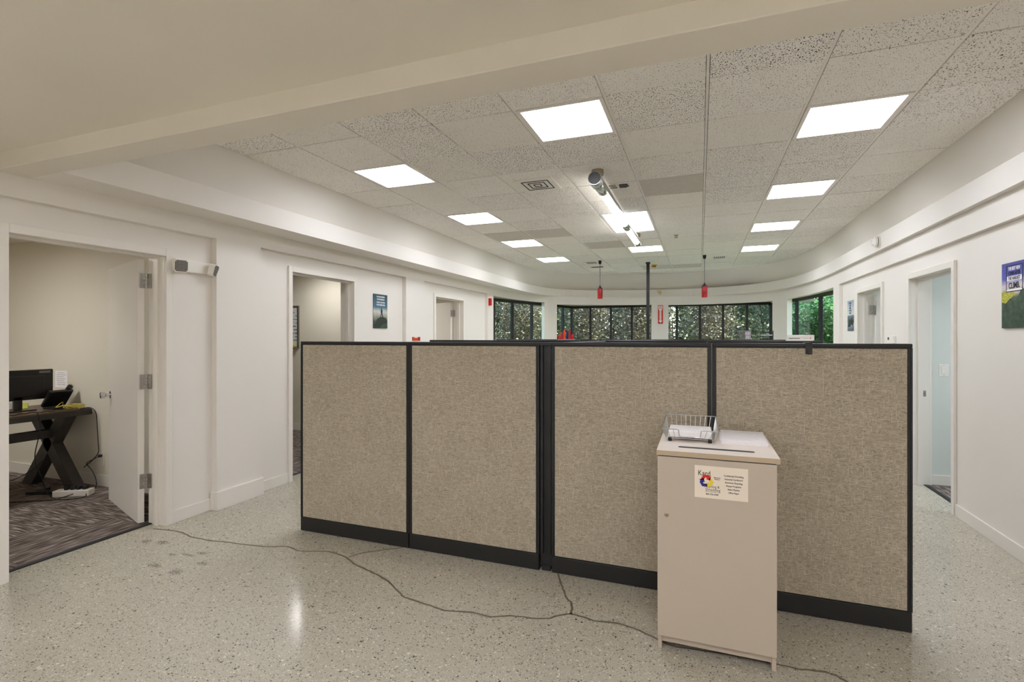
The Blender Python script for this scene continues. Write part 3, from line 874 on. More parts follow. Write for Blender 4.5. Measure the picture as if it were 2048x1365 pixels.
# door 3
d3 = door_frame('door_3', 'white door standing open in the farthest left bay', XR, XB - .03, 7.04, 8.03, 2.115, 1)
lf, f, dd = leaf(d3, -4.125, 8.0, math.atan2(.42, -.9), .95, 2.10, 1)
for z in (1.84, 1.07, .283):
    hinge('hinge', (-4.105, 8.012), (1, .12), (-.3, -.95), z, lf)
# right doors
d4 = door_frame('door_4', 'white door frame on the right wall with a strike plate', RR, RB + .03, 5.235, 6.149, 2.06, -1)
sp = MB().box(2.075, 2.112, 6.1455, 6.149, .885, .945).build('strike_plate', 'steel', d4, bevel=.001)
MB().box(2.085, 2.102, 6.1445, 6.1456, .9, .93).build('strike_hole', 'brass', sp)
d5 = door_frame('door_5', 'white door ajar at the far end of the right wall', RR, RB + .03, 6.992, 7.915, 2.06, -1)
lf, f, dd = leaf(d5, 2.165, 7.88, math.atan2(.1, 1), .88, 2.04, 1)
for z in (1.78, 1.02, .28):
    hinge('hinge', (2.150, 7.9), (-1, .05), (.1, -1), z, lf)

# thresholds (black rubber strips)
for k, (x, a, b) in enumerate(((-4.078, 1.79, 2.745), (-4.078, 4.05, 5.03), (-4.078, 7.04, 8.03), (2.115, 5.235, 6.149), (2.115, 6.992, 7.915))):
    tag(B('trim_%d' % (k + 3), 'rubber', None, (x - .022, x + .022, a, b, 0, .007), bevel=.003), 'black rubber threshold strip under an office door', kind='structure')

# ------------------------------------------------------------------ baseboards
def base(name, label, boxes):
    mb = MB()
    for bx in boxes: mb.box(*bx)
    tag(mb.build(name, 'trim', bevel=.003), label, kind='structure')
t_ = .014
base('baseboard_left', 'white baseboard along the left wall', [
    (XR, XR + t_, -2.6, 1.74, 0, .1), (XR, XR + t_, 2.795, 3.15, 0, .1), (XR, XR + t_, 3.615, 4.0, 0, .1), (XR, XR + t_, 5.08, 6.11, 0, .1), (XR, XR + t_, 6.615, 6.99, 0, .1), (XR, XR + t_, 8.08, 9.02, 0, .1),
    (XP, XP + t_ * 1.6, 3.135, 3.63, 0, .158), (XP, XP + t_ * 1.6, 6.095, 6.63, 0, .158), (XP - .05, XP, 3.128, 3.15, 0, .158), (XP - .05, XP, 3.615, 3.637, 0, .158)])
base('baseboard_right', 'white baseboard along the right wall', [(RR - t_, RR, 2.9, 5.185, 0, .1), (RR - t_, RR, 6.2, 6.942, 0, .1), (RR - t_, RR, 7.965, 8.744, 0, .1)])

# ------------------------------------------------------------------ offices behind the doors
tag(B('wall_office_left', 'office', None, (-7.75, -4.05, 3.27, 3.37, 0, 2.5)), 'cream wall behind the desk in the near left office', kind='structure')
tag(B('wall_office_middle', 'office', None, (-7.75, -4.05, 6.3, 6.4, 0, 2.5)), 'cream wall with the whiteboard in the middle left office', kind='structure')
tag(B('wall_office_end', 'office', None, (-7.75, -4.05, 9.3, 9.4, 0, 2.5), (-7.75, -4.05, .1, .2, 0, 2.5)), 'end walls of the left offices', kind='structure')
tag(B('wall_office_outer', 'office', None, (-7.85, -7.75, .1, 9.4, 0, 2.5)), 'outer wall of the left offices', kind='structure')
tag(B('ceiling_office_left', 'office', None, (-7.85, -4.05, .1, 9.4, 2.5, 2.6)), 'ceiling of the left offices', kind='structure')
tag(B('wall_office_right', 'cool', None, (2.11, 5.1, 6.20, 6.34, 0, 2.5)), 'pale grey wall with a light switch in the right office', kind='structure')
tag(B('wall_office_right_end', 'cool', None, (2.11, 5.1, 3.4, 3.5, 0, 2.5), (2.11, 5.1, 9.2, 9.3, 0, 2.5), (5.0, 5.1, 3.5, 9.2, 0, 2.5)), 'outer walls of the right offices', kind='structure')
tag(B('ceiling_office_right', 'cool', None, (2.11, 5.1, 3.4, 9.3, 2.5, 2.6)), 'ceiling of the right offices', kind='structure')
base('baseboard_office_left', 'white baseboard in the near left office', [(-7.75, -4.05, 3.256, 3.27, 0, .115), (-7.75, -4.05, 6.286, 6.3, 0, .115)])
base('baseboard_office_right', 'white baseboard in the right office', [(2.17, 5.0, 6.186, 6.20, 0, .1)])
for (x, y, z, lamp, lab) in ((-6.0, 1.6, 2.497, 'olamp', 'lit panel in the ceiling of the desk office'), (-5.25, 5.65, 2.497, 'blamp', 'lit panel in the ceiling of the whiteboard office'), (-5.6, 7.6, 2.497, 'olamp', 'lit panel in the ceiling of the farthest left office'),
                              (3.3, 4.9, 2.497, 'daylight_lamp', 'added cool panel standing in for daylight in the near right office'), (3.3, 7.8, 2.497, 'daylight_lamp', 'added cool panel standing in for daylight in the far right office')):  # both right office panels are added as stand-ins for daylight
    light_panel(x - .3, x + .3, y - .3, y + (.46 if y < 2 else .3), z - .03, lab, 'office ceiling panels', lamp)

def carpet(name, label, x0, x1, y0, y1):
    fl = tag(B(name, 'carpet', None, (x0, x1, y0, y1, -.1, -.001)), label, kind='structure')
    rect = [(x0, y0), (x1, y0), (x1, y1), (x0, y1)]
    w, L = .25, 1.0
    for i in range(-40, 60):
        for j in range(-12, 14):
            ox, oy = x0 + i * w + j * L, y0 + i * w - j * L
            for (a, b, c, d, rot) in ((0, L, 0, w, 0), (L, L + w, w - L, w, 1)):
                pl = [(ox + a + .0006, oy + c + .0006), (ox + b - .0006, oy + c + .0006), (ox + b - .0006, oy + d - .0006), (ox + a + .0006, oy + d - .0006)]
                if pl[0][0] > x1 or pl[2][0] < x0 or pl[0][1] > y1 or pl[2][1] < y0: continue
                pc = clip(pl, rect)
                if len(pc) < 3 or area(pc) < .003: continue
                cx = sum(p[0] for p in pc) / len(pc); cy = sum(p[1] for p in pc) / len(pc)
                if rot: loc = [(p[1] - cy, -(p[0] - cx)) for p in pc]
                else: loc = [(p[0] - cx, p[1] - cy) for p in pc]
                mbp = MB().prism(loc, -.004, .0)
                me = bpy.data.meshes.new('carpet_plank'); me.from_pydata([tuple(v) for v in mbp.v], [], mbp.f)
                me.materials.append(M['carpet'])
                o = bpy.data.objects.new('carpet_plank', me); COL.objects.link(o)
                o.parent = fl
                org = ORG[fl.name]
                o.location = (cx - org.x, cy - org.y, .004 + .1 - .0 - .1 - org.z)
                o.rotation_euler = (0, 0, math.pi / 2 if rot else 0)
carpet('floor_office_left', 'striped brown carpet planks in the desk office', -7.75, -4.1, .2, 3.27)
carpet('floor_office_middle', 'striped brown carpet planks in the whiteboard office', -7.0, -4.1, 3.37, 6.3)
carpet('floor_office_right', 'striped grey carpet planks in the right office', 2.137, 3.4, 5.0, 6.20)
tag(B('floor_office_far', 'carpet', None, (-7.75, -4.1, 6.4, 9.3, -.1, .003), (2.137, 5.0, 6.34, 9.2, -.1, .003), (3.4, 5.0, 3.5, 6.20, -.1, .003), (2.137, 3.4, 3.5, 5.0, -.1, .003)), 'plain carpet of the farther offices', kind='structure')

# ------------------------------------------------------------------ glazing outside the curved wall
GA, GB, GC, GD = (-4.32, 9.2), (-3.23, 13.3), (1.57, 13.3), (2.3, 9.2)
def glazing(name, label, A, Bp, stops, z0=.8, z1=2.30, head=.06):
    t = thing(name, ((A[0] + Bp[0]) / 2, (A[1] + Bp[1]) / 2, z0), label, kind='structure')
    d = Vector((Bp[0] - A[0], Bp[1] - A[1], 0)); Ln = d.length
    f = frame((A[0], A[1], 0), d, (0, 0, 1))
    MB(f).box(0, Ln, z0, z0 + .06, -.05, .05).build('sill_rail', 'alu', t)
    MB(f).box(0, Ln, z1 - head, z1, -.05, .05).build('head_rail', 'alu', t)
    st = [0.0] + [s * Ln for s in stops] + [Ln]
    for s in st:
        MB(f).box(s - .028, s + .028, z0 + .06, z1 - head, -.03, .03).build('mullion', 'alu', t, bevel=.004)
    for a, b in zip(st[:-1], st[1:]):
        MB(f).box(a + .028, b - .028, z0 + .06, z1 - head, -.004, .004).build('pane', 'glass', t)
    return t
glazing('window_1', 'black framed window run beyond the left curve of the wall', GA, GB, [.18, .342, .531, .73, .88])
glazing('window_2', 'long black framed window run across the far end', GB, GC, [.1056, .2186, .331, .4415, .5616, .674, .7835, .894])
glazing('window_3', 'black framed window run beyond the right curve of the wall', GC, GD, [.2, .395, .672, .86], z1=2.27)
tag(B('wall_outer', 'stucco', None, (-4.45, 2.45, 13.25, 13.35, -.3, .8), (-4.45, 2.45, 13.2, 13.7, 2.305, 3.2)), 'outside spandrel wall below and above the far windows', kind='structure')
mb = MB()
for A, Bp in ((GA, GB), (GC, GD)):
    d = Vector((Bp[0] - A[0], Bp[1] - A[1], 0)); f = frame((A[0], A[1], 0), d, (0, 0, 1))
    mb.xf = f; mb.box(0, d.length, -.3, .8, -.05, .05); mb.box(0, d.length, 2.305, 3.2, -.25, .05)
mb.xf = None
tag(mb.build('wall_outer_side', 'stucco'), 'outside spandrel walls below and above the side windows', kind='structure')

# ------------------------------------------------------------------ garden outside
gr = B('ground_outside', 'grass', None, (-16, 14, 9.5, 32, -.45, -.35), (-16, -8, 0, 9.5, -.45, -.35))
tag(gr, 'lawn outside the far windows', kind='structure')
tag(B('ground_bounce_slab', 'concrete', None, (-4.5, 2.6, 13.4, 15.2, -.35, -.3)), 'unseen pale slab added outside the far windows to bounce sunlight in', kind='structure')  # slab added below view, reflects sun up onto the tile ceiling
def shrub(x, y, h, w, kind, leaves, leaf, label, twiggy=0.0, rz=0):
    rnd = random.Random(int(x * 100 + y * 31))
    t = thing('tree' if twiggy else 'bush', (x, y, -.35), label, 'tree' if twiggy else 'bush', 'trees outside' if twiggy else 'bushes outside')
    def inside(p, q=.43):                      # keep the crown within its own width
        v = Vector((p[0] - x, p[1] - y)); m = w * q
        return p if v.length <= m else Vector((x + v.x / v.length * m * rnd.uniform(.8, 1), y + v.y / v.length * m * rnd.uniform(.8, 1), p[2]))
    mb = MB()
    tips = []
    nb = 9 if twiggy else 7
    for k in range(nb):
        a = 2 * math.pi * k / nb + rnd.random()
        r = w * rnd.uniform(.25, .9) / 2
        top = Vector((x + r * math.cos(a), y + r * math.sin(a), -.35 + h * rnd.uniform(.6, 1.0)))
        b0 = Vector((x + .1 * math.cos(a), y + .1 * math.sin(a), -.36))
        mid = b0.lerp(top, .5) + Vector((rnd.uniform(-.15, .15), rnd.uniform(-.15, .15), .1))
        q = .05 if twiggy else .025
        mb.tube([b0, mid, top], [q, q * .6, q * .2], 6)
        for m_ in range(5 if twiggy else 2):
            s = mid.lerp(top, rnd.random())
            e = s + Vector((rnd.uniform(-.6, .6), rnd.uniform(-.6, .6), rnd.uniform(0, .5)))
            e = inside(e)
            mb.tube([s, s.lerp(e, .5) + Vector((0, 0, .08)), e], [q * .35, q * .25, q * .1], 4)
            tips.append(e)
        tips += [mid, top]
    mb.build('branches', 'bark', t)
    vs, fs = [], []
    for k in range(leaves):
        c = Vector(rnd.choice(tips))
        # keep leaves on a lumpy crown volume
        for _ in range(4):
            p = Vector((x + rnd.gauss(0, w * .26), y + rnd.gauss(0, w * .26), -.3 + h * rnd.betavariate(1.5, 1.4)))
            if (p - c).length < w * .45: break
        else:
            p = c + Vector((rnd.gauss(0, .18), rnd.gauss(0, .18), rnd.gauss(0, .18)))
        p = inside(p)
        L = leaf * rnd.uniform(.6, 1.3); W = L * rnd.uniform(.28, .5)
        d = Vector((rnd.gauss(0, 1), rnd.gauss(0, 1), rnd.gauss(-.3, .6))).normalized()
        n_ = Vector((rnd.gauss(0, .7), rnd.gauss(-.3, .7), 1)).normalized()
        s = d.cross(n_)
        if s.length < .1: continue
        s.normalize()
        i0 = len(vs)
        vs += [p, p + d * L * .5 + s * W, p + d * L, p + d * L * .5 - s * W]
        fs += [(i0, i0 + 1, i0 + 2), (i0, i0 + 2, i0 + 3)]
    MB().add(vs, fs).build('foliage', kind, t)['kind'] = 'stuff'
def hedge(x0, x1, y, h, label, kind, seed):
    rnd = random.Random(seed)
    t = thing('hedge', ((x0 + x1) / 2, y, -.35), label, 'hedge')
    mb = MB()
    x = x0
    while x < x1:
        mb.tube([(x, y, -.36), (x + rnd.uniform(-.2, .2), y, h * .5), (x + rnd.uniform(-.4, .4), y + rnd.uniform(-.3, .3), h * .9)], [.05, .03, .01], 5); x += .7
    mb.build('stems', 'bark', t)['kind'] = 'stuff'
    vs, fs = [], []
    for k in range(int((x1 - x0) * 3200)):
        p = Vector((rnd.uniform(x0, x1), y + rnd.gauss(0, .35), rnd.uniform(-.3, h)))
        L = rnd.uniform(.10, .2); W = L * .4
        d = Vector((rnd.gauss(0, 1), rnd.gauss(0, 1), rnd.gauss(-.3, .6))).normalized()
        s_ = d.cross(Vector((rnd.gauss(0, .5), -1, rnd.gauss(.4, .5)))).normalized()
        i0 = len(vs)
        vs += [p, p + d * L * .5 + s_ * W, p + d * L, p + d * L * .5 - s_ * W]; fs += [(i0, i0 + 1, i0 + 2), (i0, i0 + 2, i0 + 3)]
    MB().add(vs, fs).build('foliage', kind, t)['kind'] = 'stuff'
hedge(-13, -1.15, 22.5, 4.6, 'tall olive hedge far behind the trees on the left', 'leaf_dry', 3)
hedge(-1.0, 10, 22.5, 4.6, 'tall green hedge far behind the trees on the right', 'leaf_mid', 4)
SH = [(-6.2, 13.0, 3.6, 2.3, 'leaf_mid', 1, 'olive tree outside the left window, nearest the building'),
      (-5.5, 15.6, 3.8, 2.1, 'leaf_dry', 1, 'twiggy olive tree outside the corner of the left windows'),
      (-8.0, 15.4, 4.2, 2.5, 'leaf_mid', 1, 'dense tree outside beyond the left window'),
      (-3.5, 16.0, 3.8, 1.9, 'leaf_dry', 1, 'brownish tree outside the left end of the far windows'),
      (-1.6, 16.1, 3.8, 1.85, 'leaf_dry', 1, 'brownish tree outside behind the black pole'),
      (0.3, 16.0, 3.8, 1.9, 'leaf_dry', 1, 'olive brown tree outside right of the red arrow sign'),
      (2.2, 16.3, 3.6, 1.85, 'leaf_mid', 1, 'mid green tree outside the right end of the far windows'),
      (2.75, 14.45, 3.4, 1.6, 'leaf_fresh', 0, 'fresh green bush outside the right corner of the far windows'),
      (3.85, 13.0, 3.6, 1.7, 'leaf_fresh', 0, 'fresh green bush outside the right side window'),
      (4.75, 14.85, 4.2, 1.9, 'leaf_fresh', 0, 'tall fresh green bush behind the bush at the right side window'),
      (4.15, 17.0, 4.4, 1.9, 'leaf_mid', 1, 'tall tree outside at the right, farther back'),
      (5.3, 11.9, 3.6, 1.5, 'leaf_fresh', 0, 'fresh green bush outside the near end of the right side window'),
      (-9.0, 19.1, 5.0, 3.4, 'leaf_dry', 1, 'back row tree outside at the far left'),
      (-5.5, 19.1, 4.6, 3.4, 'leaf_mid', 1, 'back row tree outside between the two left windows'),
      (-2.0, 19.2, 4.8, 3.4, 'leaf_dry', 1, 'back row tree outside behind the brownish trees'),
      (1.5, 19.4, 5.0, 3.4, 'leaf_mid', 1, 'back row tree outside at the right end of the far windows'),
      (5.4, 19.8, 4.8, 3.3, 'leaf_mid', 1, 'back row tree outside beyond the right side window')]
for (x, y, h, w, k, tw, lab) in SH:
    shrub(x, y, h, w, k, 8500 if k != 'leaf_fresh' else 7500, (.065 if y < 18 else .10) if k != 'leaf_fresh' else .085, lab, tw)

# ------------------------------------------------------------------ cubicle partitions
def partition(xa, xb, yc, label, group, along='x', posts=(1, 1), top=1.445, cap_ext=(0, 0)):
    if along == 'x':
        xf = frame(((xa + xb) / 2, yc, 0), (1, 0, 0), (0, 1, 0)); w = (xb - xa) / 2; o = ((xa + xb) / 2, yc, 0)
    else:
        xf = frame((yc, (xa + xb) / 2, 0), (0, 1, 0), (-1, 0, 0)); w = (xb - xa) / 2; o = (yc, (xa + xb) / 2, 0)
    t = thing('cubicle_partition', o, label, 'partition', group)
    T = .034
    MB(xf).box(-w + .012, w - .012, -T + .004, T - .004, .1, top - .012).build('core', 'black_base', t)
    for s in (-1, 1):
        MB(xf).box(-w + .022, w - .022, s * (T - .004), s * (T + .002), .108, top - .026).build('fabric_panel', 'fabric', t, bevel=.003)
        MB(xf).box(-w + .003, w - .003, s * (T - .006), s * (T + .004), .004, .104).build('base_rail', 'black_base', t, bevel=.003)
    MB(xf).box(-w + .003, w - .003, -T + .006, T - .006, 0.0, .104).build('base_core', 'black_base', t)
    for s, on in ((-1, posts[0]), (1, posts[1])):
        if not on: continue
        mb = MB(xf)
        mb.box(s * (w - .02), s * (w - .011), -T, T, .104, top - .02)
        mb.box(s * (w - .009), s * w, -T, T, .104, top - .02)
        mb.box(s * (w - .011), s * (w - .009), -T + .004, T - .004, .104, top - .02)
        mb.build('edge_post', 'black', t)
    MB(xf).box(-w - cap_ext[0], w + cap_ext[1], -T - .002, T + .002, top - .02, top).build('top_cap', 'black', t, bevel=.004)
    return t
YP = 3.086
partition(-2.862, -1.905, YP, 'beige fabric cubicle panel at the left end of the front row', 'front row partitions')
partition(-1.902, -.952, YP, 'beige fabric cubicle panel second from the left in the front row', 'front row partitions')
partition(-.872, .062, YP, 'beige fabric cubicle panel directly behind the left half of the shredding bin', 'front row partitions')
partition(.065, .995, YP, 'beige fabric cubicle panel at the right end of the front row', 'front row partitions')
t = thing('corner_post', (-.912, YP, 0), 'black connector post between the middle two front panels', 'post')
B('column', 'black', t, (-.95, -.874, YP - .012, YP + .03, .03, 1.435)); B('light_strip', 'black', t, (-.946, -.930, YP - .028, YP - .012, .104, 1.425)); B('light_strip', 'black', t, (-.896, -.878, YP - .028, YP - .012, .104, 1.425))
B('cap', 'black', t, (-.952, -.872, YP - .036, YP + .036, 1.425, 1.445), bevel=.003); B('foot', 'black_base', t, (-.94, -.884, YP - .02, YP + .02, 0, .03))
for yy, nm in ((5.05, 'second'), (7.05, 'third')):
    for (a, b) in ((-2.862, -1.905), (-1.902, -.952), (-.872, .062), (.065, .995)):
        partition(a, b, yy, 'cubicle panel of the %s row, only its black top rail showing' % nm, '%s row partitions' % nm)
for (a, b) in ((3.13, 4.07), (4.08, 5.01), (5.09, 6.05), (6.06, 7.01)):
    partition(a, b, -.912, 'cubicle panel of the spine running back between the rows', 'spine partitions', along='y', top=1.44)

# small black hook over the front row
t = thing('partition_hook', (.541, 3.05, 1.385), 'black hook hung over the top of the right end panel', 'hook')
B('strap', 'plastic', t, (.525, .557, 3.0455, 3.05, 1.388, 1.448)); B('top', 'plastic', t, (.525, .557, 3.0455, 3.126, 1.4455, 1.4495)); B('back', 'plastic', t, (.525, .557, 3.122, 3.1265, 1.39, 1.4495)); B('hook', 'plastic', t, (.535, .547, 3.035, 3.0455, 1.388, 1.393), (.535, .547, 3.035, 3.039, 1.388, 1.41))
# things standing on partition tops
t = thing('desk_gadget', (-1.87, 3.09, 1.445), 'small orange plastic gadget on top of the left panels', 'gadget')
B('foot', 'white', t, (-1.897, -1.843, 3.075, 3.105, 1.445, 1.453)); B('body', 'orange', t, (-1.89, -1.85, 3.078, 3.102, 1.453, 1.474), bevel=.003); B('pillar', 'red', t, (-1.897, -1.889, 3.08, 3.1, 1.453, 1.479)); B('pillar', 'red', t, (-1.851, -1.843, 3.08, 3.1, 1.453, 1.479))
t = thing('block_toy', (-1.28, 5.05, 1.445), 'small red and blue block toy on the second row of partitions', 'toy')
B('base', 'pink', t, (-1.37, -1.2, 5.03, 5.07, 1.445, 1.457)); B('base_strip', 'teal', t, (-1.38, -1.14, 5.028, 5.072, 1.445, 1.449))
for k, (xx, h, c) in enumerate(((-1.36, .045, 'red'), (-1.335, .075, 'red'), (-1.305, .10, 'orange'), (-1.275, .085, 'blue'), (-1.25, .1, 'red'), (-1.222, .05, 'red'))):
    MB().lathe([(.011, 1.457), (.011, 1.457 + h * .7), (.006, 1.457 + h)], (xx, 5.05, 0), 10).build('block', c, t)
t = thing('service_sign', (.833, 5.05, 1.445), 'long white name sign with an orange chevron on the second row', 'sign')
B('plate', 'white', t, (.728, .938, 5.046, 5.054, 1.449, 1.497), bevel=.001); B('stand', 'white', t, (.74, .926, 5.035, 5.065, 1.445, 1.45))
lettering('Supply Services', .0135, frame((.742, 5.0455, 1.463), (1, 0, 0), (0, 0, 1)), 'ink', t, align='LEFT', bold=.0004)
lettering('v i z i e n t', .014, frame((.855, 5.0455, 1.464), (1, 0, 0), (0, 0, 1)), 'grey', t, align='LEFT')
MB(frame((.908, 5.0455, 1.469), (1, 0, 0), (0, 0, 1))).prism([(-.004, -.009), (.001, -.009), (.007, 0), (.001, .009), (-.004, .009), (.002, 0)], 0, .0006).build('chevron', 'orange', t)
t = thing('wire_file_bin', (.54, 7.05, 1.445), 'grey wire file bin on the third row, in front of the far windows', 'bin')
mb = MB()
for zz in (1.448, 1.50, 1.556):
    g = .0 if zz < 1.5 else .004
    mb.tube([(.475 - g, 7.02, zz), (.605 + g, 7.02, zz), (.605 + g, 7.08, zz), (.475 - g, 7.08, zz), (.475 - g, 7.02, zz)], .0035, 5)
mb.build('ring', 'grey', t)
for k in range(8):
    xx = .475 + .13 * k / 7
    for yy in (7.02, 7.08): MB().tube([(xx, yy, 1.448), (xx, yy, 1.556)], .003, 5).build('upright', 'grey', t)
MB().prism([(.545, 7.03), (.6, 7.03), (.6, 7.07), (.545, 7.07)], 1.448, 1.545).build('papers', 'paper', t)
t = thing('letter_tray', (.78, 7.05, 1.445), 'stacked dark letter tray on the third row beside the wire bin', 'tray')
for k in range(3): B('shelf', 'plastic', t, (.71, .86, 7.02, 7.08, 1.446 + k * .042, 1.456 + k * .042))
B('side_rail', 'plastic', t, (.85, .86, 7.02, 7.08, 1.446, 1.556)); B('side_rail', 'plastic', t, (.71, .717, 7.05, 7.08, 1.446, 1.535)); B('papers', 'paper', t, (.72, .848, 7.022, 7.078, 1.498, 1.506))

# ------------------------------------------------------------------ shredding bin
cb = thing('shredding_bin', (.066, 2.76, 0), 'putty coloured locked paper shredding bin with a slotted top', 'bin')
X0, X1, Y0, Y1, ZT = -.187, .317, 2.472, 3.03, .948
for s in (X0, X1 - .018): B('side_panel', 'console', cb, (s, s + .018, Y0 + .02, Y1, 0.0, ZT - .024), bevel=.0015)
B('back_panel', 'console', cb, (X0 + .018, X1 - .018, Y1 - .012, Y1, .04, ZT - .024))
B('bottom', 'console', cb, (X0 + .018, X1 - .018, Y0 + .03, Y1 - .012, .07, .088))
dr = B('door_panel', 'console', cb, (X0, X1, Y0, Y0 + .018, .072, ZT - .030), bevel=.0015)
B('toe_kick', 'console', cb, (X0 + .018, X1 - .018, Y0 + .03, Y0 + .045, .032, .072))
B('seam', 'rubber', cb, (X0 + .003, X1 - .003, Y0 + .006, Y0 + .02, ZT - .030, ZT - .0242))
tp = B('top', 'console_top', cb, (X0 - .004, X1 + .012, Y0 - .008, Y1 + .004, ZT - .0242, ZT), bevel=.001)
B('edge_band', 'console_edge', tp, (X0 - .004, X1 + .012, Y0 - .0095, Y0 - .008, ZT - .0236, ZT - .001))
xf = frame((0.070, 2.567, ZT + .0003), (1, 0, 0), (0, 1, 0))
sl = []
for a in range(-90, 91, 18): sl.append((.155 + .013 * math.cos(math.radians(a)), .013 * math.sin(math.radians(a))))
for a in range(90, 271, 18): sl.append((-.155 + .013 * math.cos(math.radians(a)), .013 * math.sin(math.radians(a))))
MB(xf).prism([(a, b) for a, b in sl], -.012, .0006).build('slot', 'rubber', tp)
mb = MB(xf)
for k in range(-20, 21): mb.box(k * .0075 - .0018, k * .0075 + .0018, -.0105, .0105, .0006, .0016)
mb.build('slot_bristles', 'plastic', tp)
# keylock
lk = MB().lathe([(.0105, Y0 + .001), (.0105, Y0 - .003), (.008, Y0 - .0045)], (-.146, 0, .645), 16, 'y').build('lock', 'brass', dr)
B('keyhole', 'rubber', lk, (-.147, -.145, Y0 - .0052, Y0 - .0044, .641, .649))
# label
LX, LZ, LW, LH = -.022, .890, .224, .147
lb = B('label', 'label', dr, (LX, LX + LW, Y0 - .0012, Y0, LZ - LH, LZ))
lb['label'] = 'printed shredding company label'
lf_ = lambda u, v: frame((LX + LW * u, Y0 - .0013, LZ - LH * v), (1, 0, 0), (0, 0, 1))
INK = 'ink'
lettering('Kard', .033, lf_(.06, .31), INK, lb, align='LEFT', bold=.0001, sx=.84)
lettering('Recycling &', .0165, lf_(.175, .67), INK, lb, align='LEFT', sx=.87)
lettering('Shredding', .0185, lf_(.205, .775), INK, lb, align='LEFT', sx=.86)
B('rule', INK, lb, (LX + LW * .2, LX + LW * .485, Y0 - .0016, Y0 - .0012, LZ - LH * .805, LZ - LH * .798))
lettering('800-736-4585', .0096, lf_(.215, .895), INK, lb, align='LEFT', bold=.0002)
lettering('Milwaukee', .0066, lf_(.365, .36), INK, lb, align='LEFT', bold=.0002)
lettering('Madison', .0066, lf_(.38, .41), INK, lb, align='LEFT', bold=.0002)
for k, s in enumerate(('Confidential Shredding', 'Industrial Cardboard', 'Aluminum Recycling', 'Printer Programs', 'Select Plastics', 'Office Paper')):
    lettering(s, .0108, lf_(.735, .285 + k * .103), INK, lb, bold=.0002, sx=.82)
def arrow(rot, m):
    f0 = lf_(.225, .475)
    pts = [(-.0170, .0065), (-.0085, .0200), (.0060, .0200), (.0105, .0150), (.0140, .0175), (.0115, .0030), (-.0020, .0062), (.0020, .0085), (-.0005, .0115), (-.0035, .0115), (-.0085, .0020)]
    c, s = math.cos(rot), math.sin(rot)
    MB(f0).prism([((a * c - b * s) * 1.42, (a * s + b * c) * 1.42) for a, b in pts], 0, .0007).build('recycling_arrow', m, lb)
arrow(0, 'red'); arrow(math.radians(120), 'blue'); arrow(math.radians(240), 'yellow')
B('fold', 'label', lb, (LX + LW * .503, LX + LW * .507, Y0 - .0017, Y0 - .0012, LZ - LH, LZ - LH * .25))

# wire paper tray on the bin
t = thing('wire_tray', (-.04, 2.82, ZT), 'silver wire paper tray on top of the shredding bin', 'tray')
bx0, bx1, by0, by1 = -.163, .068, 2.70, 2.935
fx0, fx1, fy0, fy1 = -.175, .082, 2.69, 2.955
zb, zf, zk = ZT + .016, ZT + .062, ZT + .098
mb = MB()
mb.tube([(fx0, fy1, zk), (fx1, fy1, zk), (fx1 + .006, fy0, zf), ], .0028, 6)
mb.tube([(fx0, fy1, zk), (fx0 - .006, fy0, zf)], .0028, 6)
mb.tube([(fx0 - .006, fy0, zf), (-.11, fy0, zf), (-.102, fy0, zf - .003), (-.098, fy0, zf - .03), (-.09, fy0, zf - .036), (-.005, fy0, zf - .036), (.003, fy0, zf - .03), (.007, fy0, zf - .003), (.015, fy0, zf), (fx1 + .006, fy0, zf)], .0026, 6)
mb.build('rim', 'wire', t, smooth=True)
mb = MB()
mb.tube([(bx0, by0, zb), (bx1, by0, zb), (bx1, by1, zb), (bx0, by1, zb), (bx0, by0, zb)], .002, 6)
mb.build('base_ring', 'wire', t)
for k in range(11):                                          # wires running up the back, across the floor and up the front
    q = k / 10
    xb_ = bx0 + (bx1 - bx0) * q; xt = fx0 + (fx1 - fx0) * q; xtf = fx0 - .006 + (fx1 - fx0 + .012) * q
    top = zf - .036 if -.098 < xtf < .003 else zf
    MB().tube([(xt, fy1, zk), (xb_, by1, zb), (xb_, by0, zb), (xb_ + (xtf - xb_) * (top - zb) / (zf - zb), by0 + (fy0 - by0) * (top - zb) / (zf - zb), top)], .0016, 5).build('wire', 'wire', t)
for k in range(1, 12):                                       # side wires
    q = k / 12
    yb_ = by0 + (by1 - by0) * q; yt = fy0 + (fy1 - fy0) * q; zt = zf + (zk - zf) * q
    for s in (0, 1):
        xb_ = (bx0, bx1)[s]; xt = ((fx0 - .006) * (1 - q) + fx0 * q, (fx1 + .006) * (1 - q) + fx1 * q)[s]
        MB().tube([(xb_, yb_, zb), (xt, yt, zt)], .0014, 5).build('wire', 'wire', t)
for xx in (bx0 + .02, bx1 - .02):
    for yy in (by0 + .004, by1 - .01):
        B('foot', 'rubber', t, (xx - .009, xx + .009, yy - .006, yy + .006, ZT, zb + .003), bevel=.002)
tp_ = B('paper_sheaf', 'paper', None, (bx0 + .012, bx1 - .012, by0 + .012, by1 - .008, zb + .003, zb + .03), bevel=.001)
tag(tp_, 'white paper lying in the wire tray', 'paper')
